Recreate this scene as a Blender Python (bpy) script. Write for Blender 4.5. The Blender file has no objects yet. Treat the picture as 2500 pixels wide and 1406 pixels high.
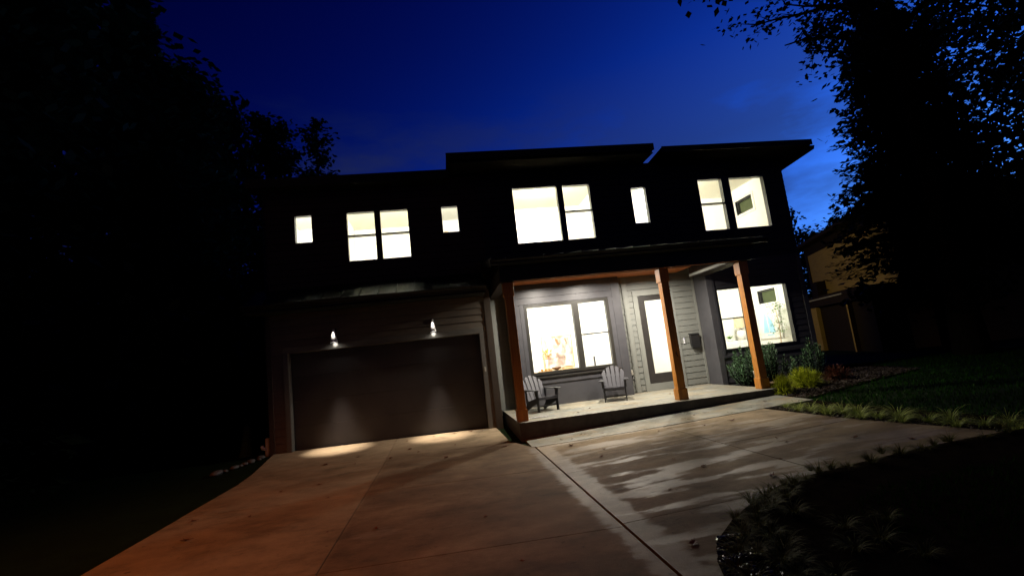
import bpy, math, random
from mathutils import Vector, Matrix
random.seed(7)
PI = math.pi
sc = bpy.context.scene
col = sc.collection

# ------------------------------------------------------------------ helpers
class MB:
    def __init__(s): s.v = []; s.f = []
    def quad(s, a, b, c, d):
        n = len(s.v); s.v += [tuple(a), tuple(b), tuple(c), tuple(d)]; s.f.append((n, n+1, n+2, n+3)); return s
    def poly(s, pts):
        n = len(s.v); s.v += [tuple(p) for p in pts]; s.f.append(tuple(range(n, n+len(pts)))); return s
    def box(s, x0, x1, y0, y1, z0, z1):
        return s.hexa([(x0,y0,z0),(x1,y0,z0),(x1,y1,z0),(x0,y1,z0),(x0,y0,z1),(x1,y0,z1),(x1,y1,z1),(x0,y1,z1)])
    def hexa(s, p):
        n = len(s.v); s.v += [tuple(q) for q in p]
        s.f += [tuple(n+i for i in f) for f in ((3,2,1,0),(4,5,6,7),(0,1,5,4),(1,2,6,5),(2,3,7,6),(3,0,4,7))]; return s
    def obox(s, c, ax, ay, az):
        c, ax, ay, az = Vector(c), Vector(ax), Vector(ay), Vector(az)
        return s.hexa([c-ax-ay-az, c+ax-ay-az, c+ax+ay-az, c-ax+ay-az, c-ax-ay+az, c+ax-ay+az, c+ax+ay+az, c-ax+ay+az])
    def prism(s, pts, vec):
        n = len(s.v); k = len(pts); vec = Vector(vec)
        s.v += [tuple(p) for p in pts] + [tuple(Vector(p)+vec) for p in pts]
        s.f.append(tuple(n+i for i in range(k))[::-1]); s.f.append(tuple(n+k+i for i in range(k)))
        for i in range(k): s.f.append((n+i, n+(i+1) % k, n+k+(i+1) % k, n+k+i))
        return s
    def tube(s, pts, rad, n=7, cap=True):
        pts = [Vector(p) for p in pts]; b0 = len(s.v)
        for i, p in enumerate(pts):
            d = (pts[min(i+1, len(pts)-1)]-pts[max(i-1, 0)])
            d = d.normalized() if d.length > 1e-9 else Vector((0,0,1))
            a = d.cross(Vector((0.31,0.87,0.2))).normalized(); b = d.cross(a)
            r = rad[i] if isinstance(rad, (list, tuple)) else rad
            for k in range(n):
                t = 2*PI*k/n; s.v.append(tuple(p+a*(r*math.cos(t))+b*(r*math.sin(t))))
        for i in range(len(pts)-1):
            for k in range(n):
                q = b0+i*n; s.f.append((q+k, q+(k+1) % n, q+n+(k+1) % n, q+n+k))
        if cap:
            s.f.append(tuple(b0+k for k in range(n))[::-1]); s.f.append(tuple(b0+(len(pts)-1)*n+k for k in range(n)))
        return s
    def lathe(s, c, prof, n=20):
        b0 = len(s.v)
        for r, z in prof:
            for k in range(n):
                t = 2*PI*k/n; s.v.append((c[0]+r*math.cos(t), c[1]+r*math.sin(t), c[2]+z))
        for i in range(len(prof)-1):
            for k in range(n):
                q = b0+i*n; s.f.append((q+k, q+(k+1) % n, q+n+(k+1) % n, q+n+k))
        return s
    def leaf(s, p, d, side, L, W, fold=0.0):
        p = Vector(p); m = p+d*(L*.45); nrm = d.cross(side)
        n = len(s.v)
        s.v += [tuple(p), tuple(m+side*(W*.5)+nrm*fold), tuple(p+d*L), tuple(m-side*(W*.5)+nrm*fold)]
        s.f.append((n, n+1, n+2, n+3))
    def blade(s, p, d, L, W, bend, seg=4):
        # an arching strip of grass
        p = Vector(p); d = Vector(d).normalized(); hx = Vector((d.x, d.y, 0))
        hx = hx.normalized() if hx.length > 1e-4 else Vector((1,0,0)); sd = Vector((-hx.y, hx.x, 0)); n = len(s.v)
        q = p.copy(); ang = math.atan2(d.z, Vector((d.x, d.y)).length)
        for i in range(seg+1):
            w = W*(1-(i/seg)**1.6)*.5+W*.04
            s.v += [tuple(q-sd*w), tuple(q+sd*w)]
            q = q+(hx*math.cos(ang)+Vector((0,0,1))*math.sin(ang))*(L/seg); ang -= bend/seg
        for i in range(seg): s.f.append((n+2*i, n+2*i+1, n+2*i+3, n+2*i+2))
    def build(s, name, m, parent=None, loc=None, smooth=False, bev=0.0):
        me = bpy.data.meshes.new(name)
        org = Vector(loc) if loc is not None else (parent['_o'] and Vector(parent['_o']) if parent is not None and '_o' in parent else Vector((0,0,0)))
        me.from_pydata([tuple(Vector(v)-org) for v in s.v], [], s.f); me.update()
        if smooth:
            for p in me.polygons: p.use_smooth = True
        me.materials.append(m)
        o = bpy.data.objects.new(name, me); col.objects.link(o)
        if parent is not None:
            o.parent = parent; o['_o'] = tuple(org)
        else: o.location = org
        if bev > 0:
            b = o.modifiers.new('bevel', 'BEVEL'); b.width = bev; b.segments = 2; b.limit_method = 'ANGLE'
        return o

def tag(o, label=None, cat=None, group=None, kind=None):
    if label: o['label'] = label
    if cat: o['category'] = cat
    if group: o['group'] = group
    if kind: o['kind'] = kind
    return o
def thing(name, loc, label, cat, group=None, rz=0.0):
    o = bpy.data.objects.new(name, None); col.objects.link(o); o.location = loc; o.rotation_euler = (0,0,rz)
    o.empty_display_size = .2; o['_o'] = tuple(loc)
    return tag(o, label, cat, group)
def local_thing(name, label, cat, group=None):
    o = thing(name, (0,0,0), label, cat, group); return o
def copy_tree(o, parent=None):
    c = o.copy(); col.objects.link(c)
    if parent is not None: c.parent = parent
    for ch in list(o.children): copy_tree(ch, c)
    return c
def rects_minus(outer, holes):
    xs = sorted({outer[0], outer[1]} | {h[i] for h in holes for i in (0,1) if outer[0] < h[i] < outer[1]})
    out = []
    for a, b in zip(xs, xs[1:]):
        mid = (a+b)/2
        segs = sorted((max(h[2], outer[2]), min(h[3], outer[3])) for h in holes if h[0] < mid < h[1])
        z = outer[2]
        for z0, z1 in segs:
            if z0 > z+1e-6: out.append((a, b, z, z0))
            z = max(z, z1)
        if z < outer[3]-1e-6: out.append((a, b, z, outer[3]))
    return out

# ------------------------------------------------------------------ materials
def nt(name):
    m = bpy.data.materials.new(name); m.use_nodes = True; t = m.node_tree
    return m, t, t.nodes['Principled BSDF'], t.nodes['Material Output']
def N(t, typ, **kw):
    n = t.nodes.new(typ)
    for k, v in kw.items():
        if k.startswith('i_'):
            key = k[2:]; n.inputs[int(key) if key.isdigit() else key.replace('_', ' ')].default_value = v
        else: setattr(n, k, v)
    return n
def ramp(t, src, stops):
    r = t.nodes.new('ShaderNodeValToRGB'); e = r.color_ramp.elements
    while len(e) < len(stops): e.new(.5)
    for k, (p, c) in enumerate(stops):
        e[k].position = p; e[k].color = (c, c, c, 1) if isinstance(c, (int, float)) else (*c, 1)
    t.links.new(src, r.inputs[0]); return r
def coords(t, scale=(1,1,1), rot=(0,0,0)):
    g = N(t, 'ShaderNodeNewGeometry'); m = N(t, 'ShaderNodeMapping'); m.inputs['Scale'].default_value = scale
    m.inputs['Rotation'].default_value = rot
    t.links.new(g.outputs['Position'], m.inputs[0]); return m.outputs[0]
def noise(t, vec, scale, detail=4, rough=.55):
    n = N(t, 'ShaderNodeTexNoise'); n.inputs['Scale'].default_value = scale; n.inputs['Detail'].default_value = detail
    n.inputs['Roughness'].default_value = rough; t.links.new(vec, n.inputs['Vector']); return n.outputs['Fac']
def bump(t, p, src, strength, dist=.01):
    b = N(t, 'ShaderNodeBump'); b.inputs['Strength'].default_value = strength; b.inputs['Distance'].default_value = dist
    t.links.new(src, b.inputs['Height']); t.links.new(b.outputs[0], p.inputs['Normal'])
def simple(name, c1, c2=None, rough=.6, nscale=6, stretch=(1,1,1), bmp=.0, metal=0.0, spec=.5, objspace=False, bscale=None):
    m, t, p, o = nt(name)
    c2 = c2 or tuple(x*.75 for x in c1)
    if objspace:
        tc = N(t, 'ShaderNodeTexCoord'); mp = N(t, 'ShaderNodeMapping'); mp.inputs['Scale'].default_value = stretch
        t.links.new(tc.outputs['Object'], mp.inputs[0]); v = mp.outputs[0]
    else: v = coords(t, stretch)
    f = noise(t, v, nscale); r = ramp(t, f, [(.3, c2), (.7, c1)])
    t.links.new(r.outputs[0], p.inputs['Base Color'])
    p.inputs['Roughness'].default_value = rough; p.inputs['Metallic'].default_value = metal
    p.inputs['Specular IOR Level'].default_value = spec
    if bmp: bump(t, p, noise(t, v, bscale or nscale*6), bmp)
    return m
def foliage(name, c1, c2, rough=.5, transl=.25, nscale=1.2, spec=.12):
    m, t, p, o = nt(name)
    v = coords(t); f = noise(t, v, nscale, 2); g = N(t, 'ShaderNodeNewGeometry')
    mx = N(t, 'ShaderNodeMath', operation='MULTIPLY_ADD'); mx.inputs[1].default_value = .45; 
    t.links.new(g.outputs['Random Per Island'], mx.inputs[0]); sb = N(t, 'ShaderNodeMath', operation='MULTIPLY'); sb.inputs[1].default_value = .75
    t.links.new(f, sb.inputs[0]); t.links.new(sb.outputs[0], mx.inputs[2])
    r = ramp(t, mx.outputs[0], [(.25, c2), (.85, c1)])
    t.links.new(r.outputs[0], p.inputs['Base Color']); p.inputs['Roughness'].default_value = rough; p.inputs['Specular IOR Level'].default_value = spec
    if transl:
        tr = N(t, 'ShaderNodeBsdfTranslucent'); t.links.new(r.outputs[0], tr.inputs[0]); ms = N(t, 'ShaderNodeMixShader'); ms.inputs[0].default_value = transl
        t.links.new(p.outputs[0], ms.inputs[1]); t.links.new(tr.outputs[0], ms.inputs[2]); t.links.new(ms.outputs[0], o.inputs[0])
    return m

def concrete():
    m, t, p, o = nt('damp_concrete'); L = t.links.new
    def mth(op, a, b=None, c=None):
        n = N(t, 'ShaderNodeMath', operation=op)
        for k, v in enumerate((a, b, c)):
            if v is None: continue
            if isinstance(v, (int, float)): n.inputs[k].default_value = v
            else: L(v, n.inputs[k])
        return n.outputs[0]
    def mrange(src, a, b, c=0.0, d=1.0):
        n = N(t, 'ShaderNodeMapRange'); n.interpolation_type = 'SMOOTHSTEP'
        for k, v in zip(('From Min','From Max','To Min','To Max'), (a, b, c, d)): n.inputs[k].default_value = v
        L(src, n.inputs['Value']); return n.outputs[0]
    def mixf(f, a, b):
        n = N(t, 'ShaderNodeMix', data_type='FLOAT')
        for k, v in ((0, f), (2, a), (3, b)):
            if isinstance(v, (int, float)): n.inputs[k].default_value = v
            else: L(v, n.inputs[k])
        return n.outputs[0]
    def mixc(f, a, b, typ='MIX'):
        n = N(t, 'ShaderNodeMix', data_type='RGBA', blend_type=typ)
        if isinstance(f, (int, float)): n.inputs[0].default_value = f
        else: L(f, n.inputs[0])
        L(a, n.inputs[6]); L(b, n.inputs[7]); return n.outputs[2]
    g_ = N(t, 'ShaderNodeNewGeometry'); sx = N(t, 'ShaderNodeSeparateXYZ'); L(g_.outputs['Position'], sx.inputs[0]); X, Y = sx.outputs[0], sx.outputs[1]
    fine = noise(t, coords(t), 90, 3, .7); mid = noise(t, coords(t, (1,1.4,1)), 1.1, 6, .62); big = noise(t, coords(t), .5, 3)
    streak = noise(t, coords(t, (.5,2.0,1)), 1.3, 7, .62); rag = noise(t, coords(t, (1,3,1)), 2.6, 6, .7)
    right = mrange(X, 5.5, 5.6)
    # dry under the eaves and below the porch edge, fading out with a ragged line
    dryline = mth('MULTIPLY_ADD', mid, 2.2, mth('SUBTRACT', Y, 1.1))
    damp = mrange(mixf(right, dryline, mth('ADD', dryline, .2)), -.4, -2.6)
    lane1 = mrange(X, 2.6, 2.45, 0.0, .4)
    damp = mth('MULTIPLY', damp, mixf(mth('MULTIPLY', right, mrange(mth('MULTIPLY_ADD', rag, 1.6, Y), -4.4, -3.4)), 1.0, .45)); damp = mth('MULTIPLY', damp, mth('SUBTRACT', 1.0, lane1)); damp = mth('MULTIPLY', damp, mrange(mid, .3, .62, .72, 1.0))
    # standing film of water: along the wide joint on both sides, and in streaks over the right pad
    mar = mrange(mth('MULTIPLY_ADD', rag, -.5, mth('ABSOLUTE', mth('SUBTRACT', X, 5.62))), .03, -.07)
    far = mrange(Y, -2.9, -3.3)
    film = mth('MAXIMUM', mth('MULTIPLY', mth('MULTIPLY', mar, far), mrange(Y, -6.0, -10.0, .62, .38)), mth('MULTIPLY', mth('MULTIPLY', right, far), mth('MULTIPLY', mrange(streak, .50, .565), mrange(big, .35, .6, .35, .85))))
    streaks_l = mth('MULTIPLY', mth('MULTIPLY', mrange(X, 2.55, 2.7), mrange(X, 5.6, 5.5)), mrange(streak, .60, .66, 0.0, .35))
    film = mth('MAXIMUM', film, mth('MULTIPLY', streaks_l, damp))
    cd = ramp(t, fine, [(.25, (.26,.20,.125)), (.75, (.36,.285,.185))]).outputs[0]; cw = ramp(t, fine, [(.25, (.080,.053,.030)), (.75, (.122,.085,.052))]).outputs[0]
    c = mixc(damp, cd, cw)
    tone = ramp(t, mth('MULTIPLY_ADD', big, .45, mth('MULTIPLY', noise(t, coords(t, (1,1.5,1)), 2.4, 8, .7), .55)), [(.36, .5), (.5, .92), (.64, 1.22)]).outputs[0]
    c = mixc(1.0, c, tone, 'MULTIPLY')
    spots = ramp(t, noise(t, coords(t), 11, 2, .5), [(.70, 1.0), (.76, .55)]).outputs[0]; c = mixc(1.0, c, spots, 'MULTIPLY')
    L(c, p.inputs['Base Color'])
    L(mixf(film, mixf(damp, .9, .8), mixf(mid, .36, .54)), p.inputs['Roughness'])
    L(mixf(film, .12, .45), p.inputs['Specular IOR Level'])
    bh = mth('MULTIPLY_ADD', noise(t, coords(t, (2,70,1)), 1.5, 2), .6, fine); bn = N(t, 'ShaderNodeBump'); bn.inputs['Distance'].default_value = .005
    L(mixf(film, .5, .15), bn.inputs['Strength']); L(bh, bn.inputs['Height']); L(bn.outputs[0], p.inputs['Normal']); return m

def paver(name, sx, sz, rough, dark=1.0):
    m, t, p, o = nt(name)
    b = N(t, 'ShaderNodeTexBrick'); b.offset = .37; b.squash = 1.35; b.squash_frequency = 3
    b.inputs['Scale'].default_value = 1.0; b.inputs['Brick Width'].default_value = sx; b.inputs['Row Height'].default_value = sz
    b.inputs['Mortar Size'].default_value = .008; b.inputs['Mortar Smooth'].default_value = .3
    d = dark
    b.inputs['Color1'].default_value = (.20*d,.21*d,.19*d,1); b.inputs['Color2'].default_value = (.30*d,.29*d,.24*d,1); b.inputs['Mortar'].default_value = (.42*d,.37*d,.28*d,1)
    t.links.new(coords(t), b.inputs['Vector'])
    n = noise(t, coords(t, (1,1.6,1)), 1.7, 4); r = ramp(t, n, [(.38, (1,1,1)), (.56, (1.05,.98,.86)), (.72, (1.15,.88,.62))])
    mm = N(t, 'ShaderNodeMix', data_type='RGBA', blend_type='MULTIPLY'); mm.inputs[0].default_value = 1
    t.links.new(b.outputs['Color'], mm.inputs[6]); t.links.new(r.outputs[0], mm.inputs[7]); t.links.new(mm.outputs[2], p.inputs['Base Color'])
    rr = ramp(t, noise(t, coords(t), 2.3), [(.35, rough*.6), (.65, rough*1.2)]); t.links.new(rr.outputs[0], p.inputs['Roughness'])
    inv = N(t, 'ShaderNodeMath', operation='SUBTRACT'); inv.inputs[0].default_value = 1; t.links.new(b.outputs['Fac'], inv.inputs[1])
    ad = N(t, 'ShaderNodeMath', operation='MULTIPLY_ADD'); ad.inputs[1].default_value = .25; t.links.new(noise(t, coords(t), 30, 4), ad.inputs[0]); t.links.new(inv.outputs[0], ad.inputs[2])
    bump(t, p, ad.outputs[0], .5, .006); return m

def wood(name, c1, c2, rough=.45, axis='z'):
    m, t, p, o = nt(name)
    st = {'z': (14,14,.7), 'x': (.7,14,14)}[axis]
    v = coords(t, st); f = noise(t, v, 1.6, 5, .6); r = ramp(t, f, [(.3, c2), (.55, c1), (.8, tuple(x*1.15 for x in c1))])
    kn = ramp(t, noise(t, coords(t, (3,3,1.6)), 2.2, 1), [(.70, 1), (.76, .35)])
    mm = N(t, 'ShaderNodeMix', data_type='RGBA', blend_type='MULTIPLY'); mm.inputs[0].default_value = 1
    t.links.new(r.outputs[0], mm.inputs[6]); t.links.new(kn.outputs[0], mm.inputs[7])
    t.links.new(mm.outputs[2], p.inputs['Base Color']); p.inputs['Roughness'].default_value = rough
    bump(t, p, f, .2, .003); return m

def glass(name, refl=.05, tint=(1,1,1)):
    m, t, p, o = nt(name); t.nodes.remove(p)
    tr = N(t, 'ShaderNodeBsdfTransparent'); tr.inputs[0].default_value = (*tint, 1); gl = N(t, 'ShaderNodeBsdfGlossy'); gl.inputs['Roughness'].default_value = .01
    ms = N(t, 'ShaderNodeMixShader'); lw = N(t, 'ShaderNodeFresnel'); lw.inputs[0].default_value = 1.45
    mm = N(t, 'ShaderNodeMath', operation='MULTIPLY'); mm.inputs[1].default_value = refl/.04; mm.use_clamp = True; t.links.new(lw.outputs[0], mm.inputs[0]); t.links.new(mm.outputs[0], ms.inputs[0])
    t.links.new(tr.outputs[0], ms.inputs[1]); t.links.new(gl.outputs[0], ms.inputs[2]); t.links.new(ms.outputs[0], o.inputs[0]); return m
def emit(name, c, s):
    m, t, p, o = nt(name); p.inputs['Base Color'].default_value = (*c, 1); p.inputs['Emission Color'].default_value = (*c, 1); p.inputs['Emission Strength'].default_value = s
    n = noise(t, coords(t), 3); r = ramp(t, n, [(0, tuple(x*.94 for x in c)), (1, c)]); t.links.new(r.outputs[0], p.inputs['Emission Color']); return m
def painting(name, base, spots, scale=2.2):
    m, t, p, o = nt(name); tc = N(t, 'ShaderNodeTexCoord')
    prev = None; c0 = N(t, 'ShaderNodeRGB'); c0.outputs[0].default_value = (*base, 1); prev = c0.outputs[0]
    for k, (cc, lo, hi, sc_, off) in enumerate(spots):
        mp = N(t, 'ShaderNodeMapping'); mp.inputs['Location'].default_value = off; mp.inputs['Scale'].default_value = (1,1,.6); t.links.new(tc.outputs['Object'], mp.inputs[0])
        r = ramp(t, noise(t, mp.outputs[0], sc_, 4, .6), [(lo, 0.0), (hi, 1.0)]); mx = N(t, 'ShaderNodeMix', data_type='RGBA')
        t.links.new(r.outputs[0], mx.inputs[0]); t.links.new(prev, mx.inputs[6]); mx.inputs[7].default_value = (*cc, 1); prev = mx.outputs[2]
    t.links.new(prev, p.inputs['Base Color']); p.inputs['Roughness'].default_value = .7; return m

M = {}
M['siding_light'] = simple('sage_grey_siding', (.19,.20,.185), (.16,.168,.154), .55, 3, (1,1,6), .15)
M['siding_shaded'] = simple('shaded_sage_siding', (.14,.12,.095), (.115,.098,.078), .6, 3, (1,1,6), .15, spec=.2)  # sage siding again, with dimness and warm light put into its colour
M['trim_shaded'] = simple('shaded_sage_trim', (.135,.13,.115), (.115,.11,.098), .55, 3, (1,1,1), .08, spec=.2)  # sage trim again, its shade put into the colour
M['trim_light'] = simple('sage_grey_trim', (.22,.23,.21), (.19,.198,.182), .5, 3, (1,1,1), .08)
M['siding_dark'] = simple('charcoal_siding', (.05,.05,.058), (.04,.04,.047), .5, 4, (1,1,5), .15)
M['panel_dark'] = simple('charcoal_panel', (.068,.068,.076), (.055,.055,.062), .42, 5, (1,1,1), .12, bscale=60)
M['siding_brown'] = simple('brown_siding', (.04,.018,.011), (.028,.013,.008), .6, 4, (1,1,6), .15)
M['siding_black'] = simple('black_siding', (.012,.012,.013), (.009,.009,.01), .6, 4, (1,1,6), .15)
M['garage_brown'] = simple('brown_grey_lintel', (.17,.14,.12), (.13,.105,.09), .6, 4, (1,1,6), .15)
M['frame'] = simple('black_window_frame', (.02,.02,.02), (.015,.015,.014), .35, 8)
M['frame_dim'] = simple('dark_bronze_frame', (.028,.027,.024), (.022,.021,.018), .4, 8)
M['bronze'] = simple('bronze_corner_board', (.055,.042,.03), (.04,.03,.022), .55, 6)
M['door_garage'] = simple('dark_garage_panel', (.042,.037,.037), (.024,.022,.022), .5, 1.6, (1,1,.6), .06, bscale=40)
M['metal_roof'] = simple('black_standing_seam', (.018,.02,.019), (.013,.015,.014), .4, 3, metal=.4)
M['gutter'] = simple('black_gutter', (.012,.012,.012), None, .45, 5, spec=.25)
M['shingle'] = simple('dark_shingle', (.012,.011,.01), (.007,.007,.007), .95, 9, (1,3,1), .4, spec=.0)
M['soffit'] = simple('dark_soffit', (.018,.018,.016), None, .8, 5, spec=.05)
M['post'] = wood('cedar_post', (.42,.165,.018), (.26,.092,.009))
M['ceiling_wood'] = wood('cedar_ceiling', (.46,.135,.022), (.32,.085,.012), .6, 'x')
M['beam_dark'] = simple('dark_painted_beam', (.02,.019,.018), None, .8, 6, spec=0)
M['header'] = simple('brown_painted_header', (.035,.027,.023), None, .6, 6, spec=.1)
M['stone_edge'] = simple('dark_stone_riser', (.07,.062,.052), (.04,.035,.03), .8, 7, (1,1,1), .4)
M['porch_stone'] = paver('bluestone_porch', .95, .62, .6, .72)
M['walk_stone'] = paver('bluestone_walk', .92, .46, .45, .7)
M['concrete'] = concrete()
M['white_wall'] = simple('cream_wall', (.82,.815,.76), (.80,.795,.74), .8, 2)
M['white_ceiling'] = simple('cream_ceiling', (.80,.785,.68), (.78,.765,.66), .9, 2)
M['floor_in'] = simple('pale_oak_floor', (.5,.4,.28), None, .5, 3, (1,8,1))
M['glass'] = glass('clear_pane', .05)
M['glass_side'] = glass('dark_pane', .16)
M['reflection_pane'] = simple('reflection_pane', (.085,.10,.05), (.06,.075,.035), .7, 2, spec=.1)  # dim reflection of the lit room painted in as flat dull green
M['door_dark'] = simple('dark_front_door', (.035,.032,.03), None, .4, 6)
M['black_metal'] = simple('black_metal', (.02,.02,.021), None, .4, 8)
M['chair'] = simple('grey_resin_wood', (.042,.042,.053), (.034,.034,.043), .5, 9, (1,1,1), .1, objspace=True)
M['chair_dark'] = simple('dark_grey_resin_wood', (.022,.022,.027), None, .5, 9, (1,1,1), .1, objspace=True)
M['white_paint'] = simple('white_paint', (.78,.78,.75), None, .4, 5)
M['white_plastic'] = simple('white_plastic', (.75,.76,.8), None, .35, 5)
M['terracotta'] = simple('brown_pot', (.16,.09,.055), None, .6, 5)
M['steel'] = simple('satin_steel', (.75,.73,.7), (.65,.63,.6), .3, 12, (1,1,.2), metal=.0)
M['bark'] = simple('dark_bark', (.014,.011,.008), (.007,.006,.005), .95, 5, (3,3,.5), .6, spec=0)
M['bark_moss'] = simple('mossy_bark', (.05,.085,.015), (.02,.035,.008), .9, 6, (4,4,.5), .6)
M['leaf_dark'] = foliage('dark_leaves', (.035,.055,.018), (.012,.02,.008), .6)
M['leaf_oak'] = foliage('oak_leaves', (.05,.06,.02), (.02,.026,.01), .6)
M['needle'] = foliage('conifer_needles', (.028,.045,.02), (.01,.018,.009), .7, .1)
M['laurel'] = foliage('laurel_leaves', (.12,.22,.11), (.04,.09,.04), .38, .15, 4, .3)
M['cypress'] = foliage('golden_needles', (.42,.46,.03), (.22,.28,.012), .6, .25, 5)
M['redshrub'] = foliage('russet_leaves', (.10,.032,.015), (.05,.018,.01), .6, .2, 5)
M['liriope'] = foliage('striped_blades', (.38,.42,.11), (.10,.17,.025), .45, .25, 9)
M['liriope_dark'] = foliage('brown_green_blades', (.12,.095,.02), (.03,.055,.008), .6, .2, 9, .05)
M['grass'] = foliage('lawn_blades', (.012,.045,.003), (.006,.022,.002), .8, .15, .8, 0)
M['houseplant'] = foliage('houseplant_leaves', (.16,.34,.03), (.05,.16,.015), .5, .2, 6)
M['dryplant'] = foliage('olive_leaves', (.50,.36,.10), (.34,.22,.05), .5, .25, 6)
M['soil'] = simple('dark_wet_soil', (.014,.010,.007), (.007,.005,.004), .95, 9, bmp=.6, spec=.0)
M['earth'] = simple('dark_lawn_ground', (.006,.014,.003), (.004,.007,.002), .95, 4, bmp=.4, spec=.05)
M['mulch'] = simple('wet_bark_mulch', (.02,.014,.010), (.008,.006,.005), .16, 14, spec=1.0)
M['mulch_dry'] = simple('bark_mulch', (.06,.045,.034), (.022,.016,.012), .6, 14, spec=.2)
M['rock'] = simple('grey_river_rock', (.10,.095,.09), (.05,.047,.045), .6, 9, bmp=.4)
M['deadleaf'] = foliage('fallen_leaf', (.15,.045,.02), (.035,.018,.012), .5, .1, 8)
M['stucco'] = simple('mustard_siding', (.50,.34,.10), (.42,.28,.08), .8, 2, (1,1,5), .2)
M['nb_trim'] = simple('dark_brown_trim', (.03,.02,.014), None, .8, 4, spec=.1)
M['nb_glass'] = simple('dim_window_glass', (.03,.03,.04), (.022,.022,.03), .4, 3, spec=.1)
M['nb_white'] = simple('grey_white_trim', (.5,.48,.42), None, .6, 6)
M['linen'] = simple('linen_shade', (.6,.46,.3), None, .9, 9)
M['ceramic'] = simple('white_ceramic', (.72,.69,.64), (.6,.56,.52), .35, 14, (1,1,6), .3)
M['oak'] = simple('pale_oak', (.62,.42,.2), (.5,.33,.15), .5, 4, (1,8,8))
M['white_furn'] = simple('white_lacquer', (.82,.8,.74), None, .4, 4)
M['brass'] = simple('brown_brass', (.45,.25,.07), None, .35, 9)
M['art_a'] = painting('abstract_canvas', (.72,.66,.58), [((.36,.24,.18), .47, .58, 2.3, (1.3,0,.4)), ((.42,.33,.28), .54, .60, 4.5, (5,0,2)), ((.42,.13,.05), .60, .66, 2.6, (2.2,0,1.1))])
M['art_b'] = painting('sail_painting', (.84,.86,.84), [((.30,.55,.72), .50, .60, 2.6, (3,1,1))])
M['sail_blue'] = simple('pale_blue_paint', (.22,.45,.62), (.40,.62,.74), .8, 3, (1,1,.3))

# ------------------------------------------------------------------ ground
def h(x, y):
    xx = max(0.0, min(14.0, x)); gx = -.095*xx/5.56 if xx < 5.56 else -.095+.0345*(xx-5.56)
    return gx-.03*max(0.0, min(3.0, -y))
def grid_sheet(xs, ys, fz, skip=None):
    mb = MB(); idx = {}
    for j, y in enumerate(ys):
        for i, x in enumerate(xs): idx[i, j] = len(mb.v); mb.v.append((x, y, fz(x, y)))
    for j in range(len(ys)-1):
        for i in range(len(xs)-1):
            if skip and skip((xs[i]+xs[i+1])/2, (ys[j]+ys[j+1])/2): continue
            mb.f.append((idx[i,j], idx[i+1,j], idx[i+1,j+1], idx[i,j+1]))
    return mb
gxs = [-90,-60,-40,-25,-15,-10,-6,-3,-1.5,0,1,2,3,4,5,5.56,6.5,7.5,8.5,9.5,10.5,11.5,12.5,13.3,14,16,19,23,28,35,45,60,90]
gys = [-60,-40,-30,-22,-18,-15,-13,-11,-9,-7,-5,-4,-3,-2,-1,0,2,6,12,20,35,60,120]
tag(grid_sheet(gxs, gys, lambda x, y: h(x, y)-.012).build('ground', M['earth']), kind='structure')

# driveway slabs: each joint is a real gap between slabs
def slab(mb, pts, t=.06, top=.03):
    """pts: convex ring (x, y); cut at the fall line is taken by choosing slabs on either side of it"""
    up = [(x, y, h(x, y)+top) for x, y in pts]; n = len(mb.v); k = len(pts)
    mb.v += up+[(x, y, z-t) for x, y, z in up]
    mb.f.append(tuple(range(n, n+k)))
    for i in range(k): mb.f.append((n+i, n+k+i, n+k+(i+1) % k, n+(i+1) % k))
dw = MB(); g = .006
def srect(x0, x1, y0, y1, gx0=g, gx1=g, gy0=g, gy1=g):
    x0 += gx0; x1 -= gx1; y0 += gy0; y1 -= gy1
    # split where the fall of the ground changes, so that the slab follows it
    ysp = [y0]+[q for q in (-3.0, 0.0) if y0 < q < y1]+[y1]
    for a, b in zip(ysp, ysp[1:]): slab(dw, [(x0,a),(x1,a),(x1,b),(x0,b)])
J1, JR, J3 = 2.52, 5.56, 8.22
slab(dw, [(-.46,-.02),(-.16,-2.28),(J1-g,-2.28),(J1-g,-.02)][::-1])
slab(dw, [(J1+g,-2.28),(5.16,-2.28),(5.08,-.02),(J1+g,-.02)])
slab(dw, [(-.13,-3.0),(J1-g,-3.0),(J1-g,-2.29),(-.16,-2.29)]); srect(-.12, J1, -5.12, -3.0, gy1=0)
slab(dw, [(J1+g,-3.0),(5.5,-3.0),(5.2,-2.29),(J1+g,-2.29)]); srect(J1, JR, -5.12, -3.0, gx1=.016, gy1=0)
srect(-.11, J1, -8.08, -5.12); srect(J1, JR, -8.08, -5.12, gx1=.016)
srect(-.10, J1, -12.0, -8.08); srect(J1, JR, -12.0, -8.08, gx1=.016)
srect(-.10, J1, -26.0, -12.0); srect(J1, JR, -26.0, -12.0, gx1=.016)
slab(dw, [(JR+.016,-5.58),(J3-g,-5.58),(J3-g,-3.38),(JR+.016,-3.12)]); srect(JR, J3, -8.0, -5.58, gx0=.016)
slab(dw, [(J3+g,-5.62),(10.62,-5.62),(10.52,-3.42),(J3+g,-3.40)])
slab(dw, [(J3+g,-8.0),(11.0,-8.0),(10.62,-5.64),(J3+g,-5.64)])
srect(JR, J3, -12.0, -8.0, gx0=.016); srect(JR, J3, -26.0, -12.0, gx0=.016)
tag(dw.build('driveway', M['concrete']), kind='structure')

wk = MB()
slab(wk, [(5.50,-3.06),(5.60,-3.10),(8.2,-3.36),(8.2,-2.0),(5.50,-2.0)], .08, .034)
slab(wk, [(8.2,-3.36),(10.5,-3.38),(11.72,-3.42),(11.72,-2.0),(8.2,-2.0)], .08, .034)
tag(wk.build('walkway', M['walk_stone']), kind='structure')

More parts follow.
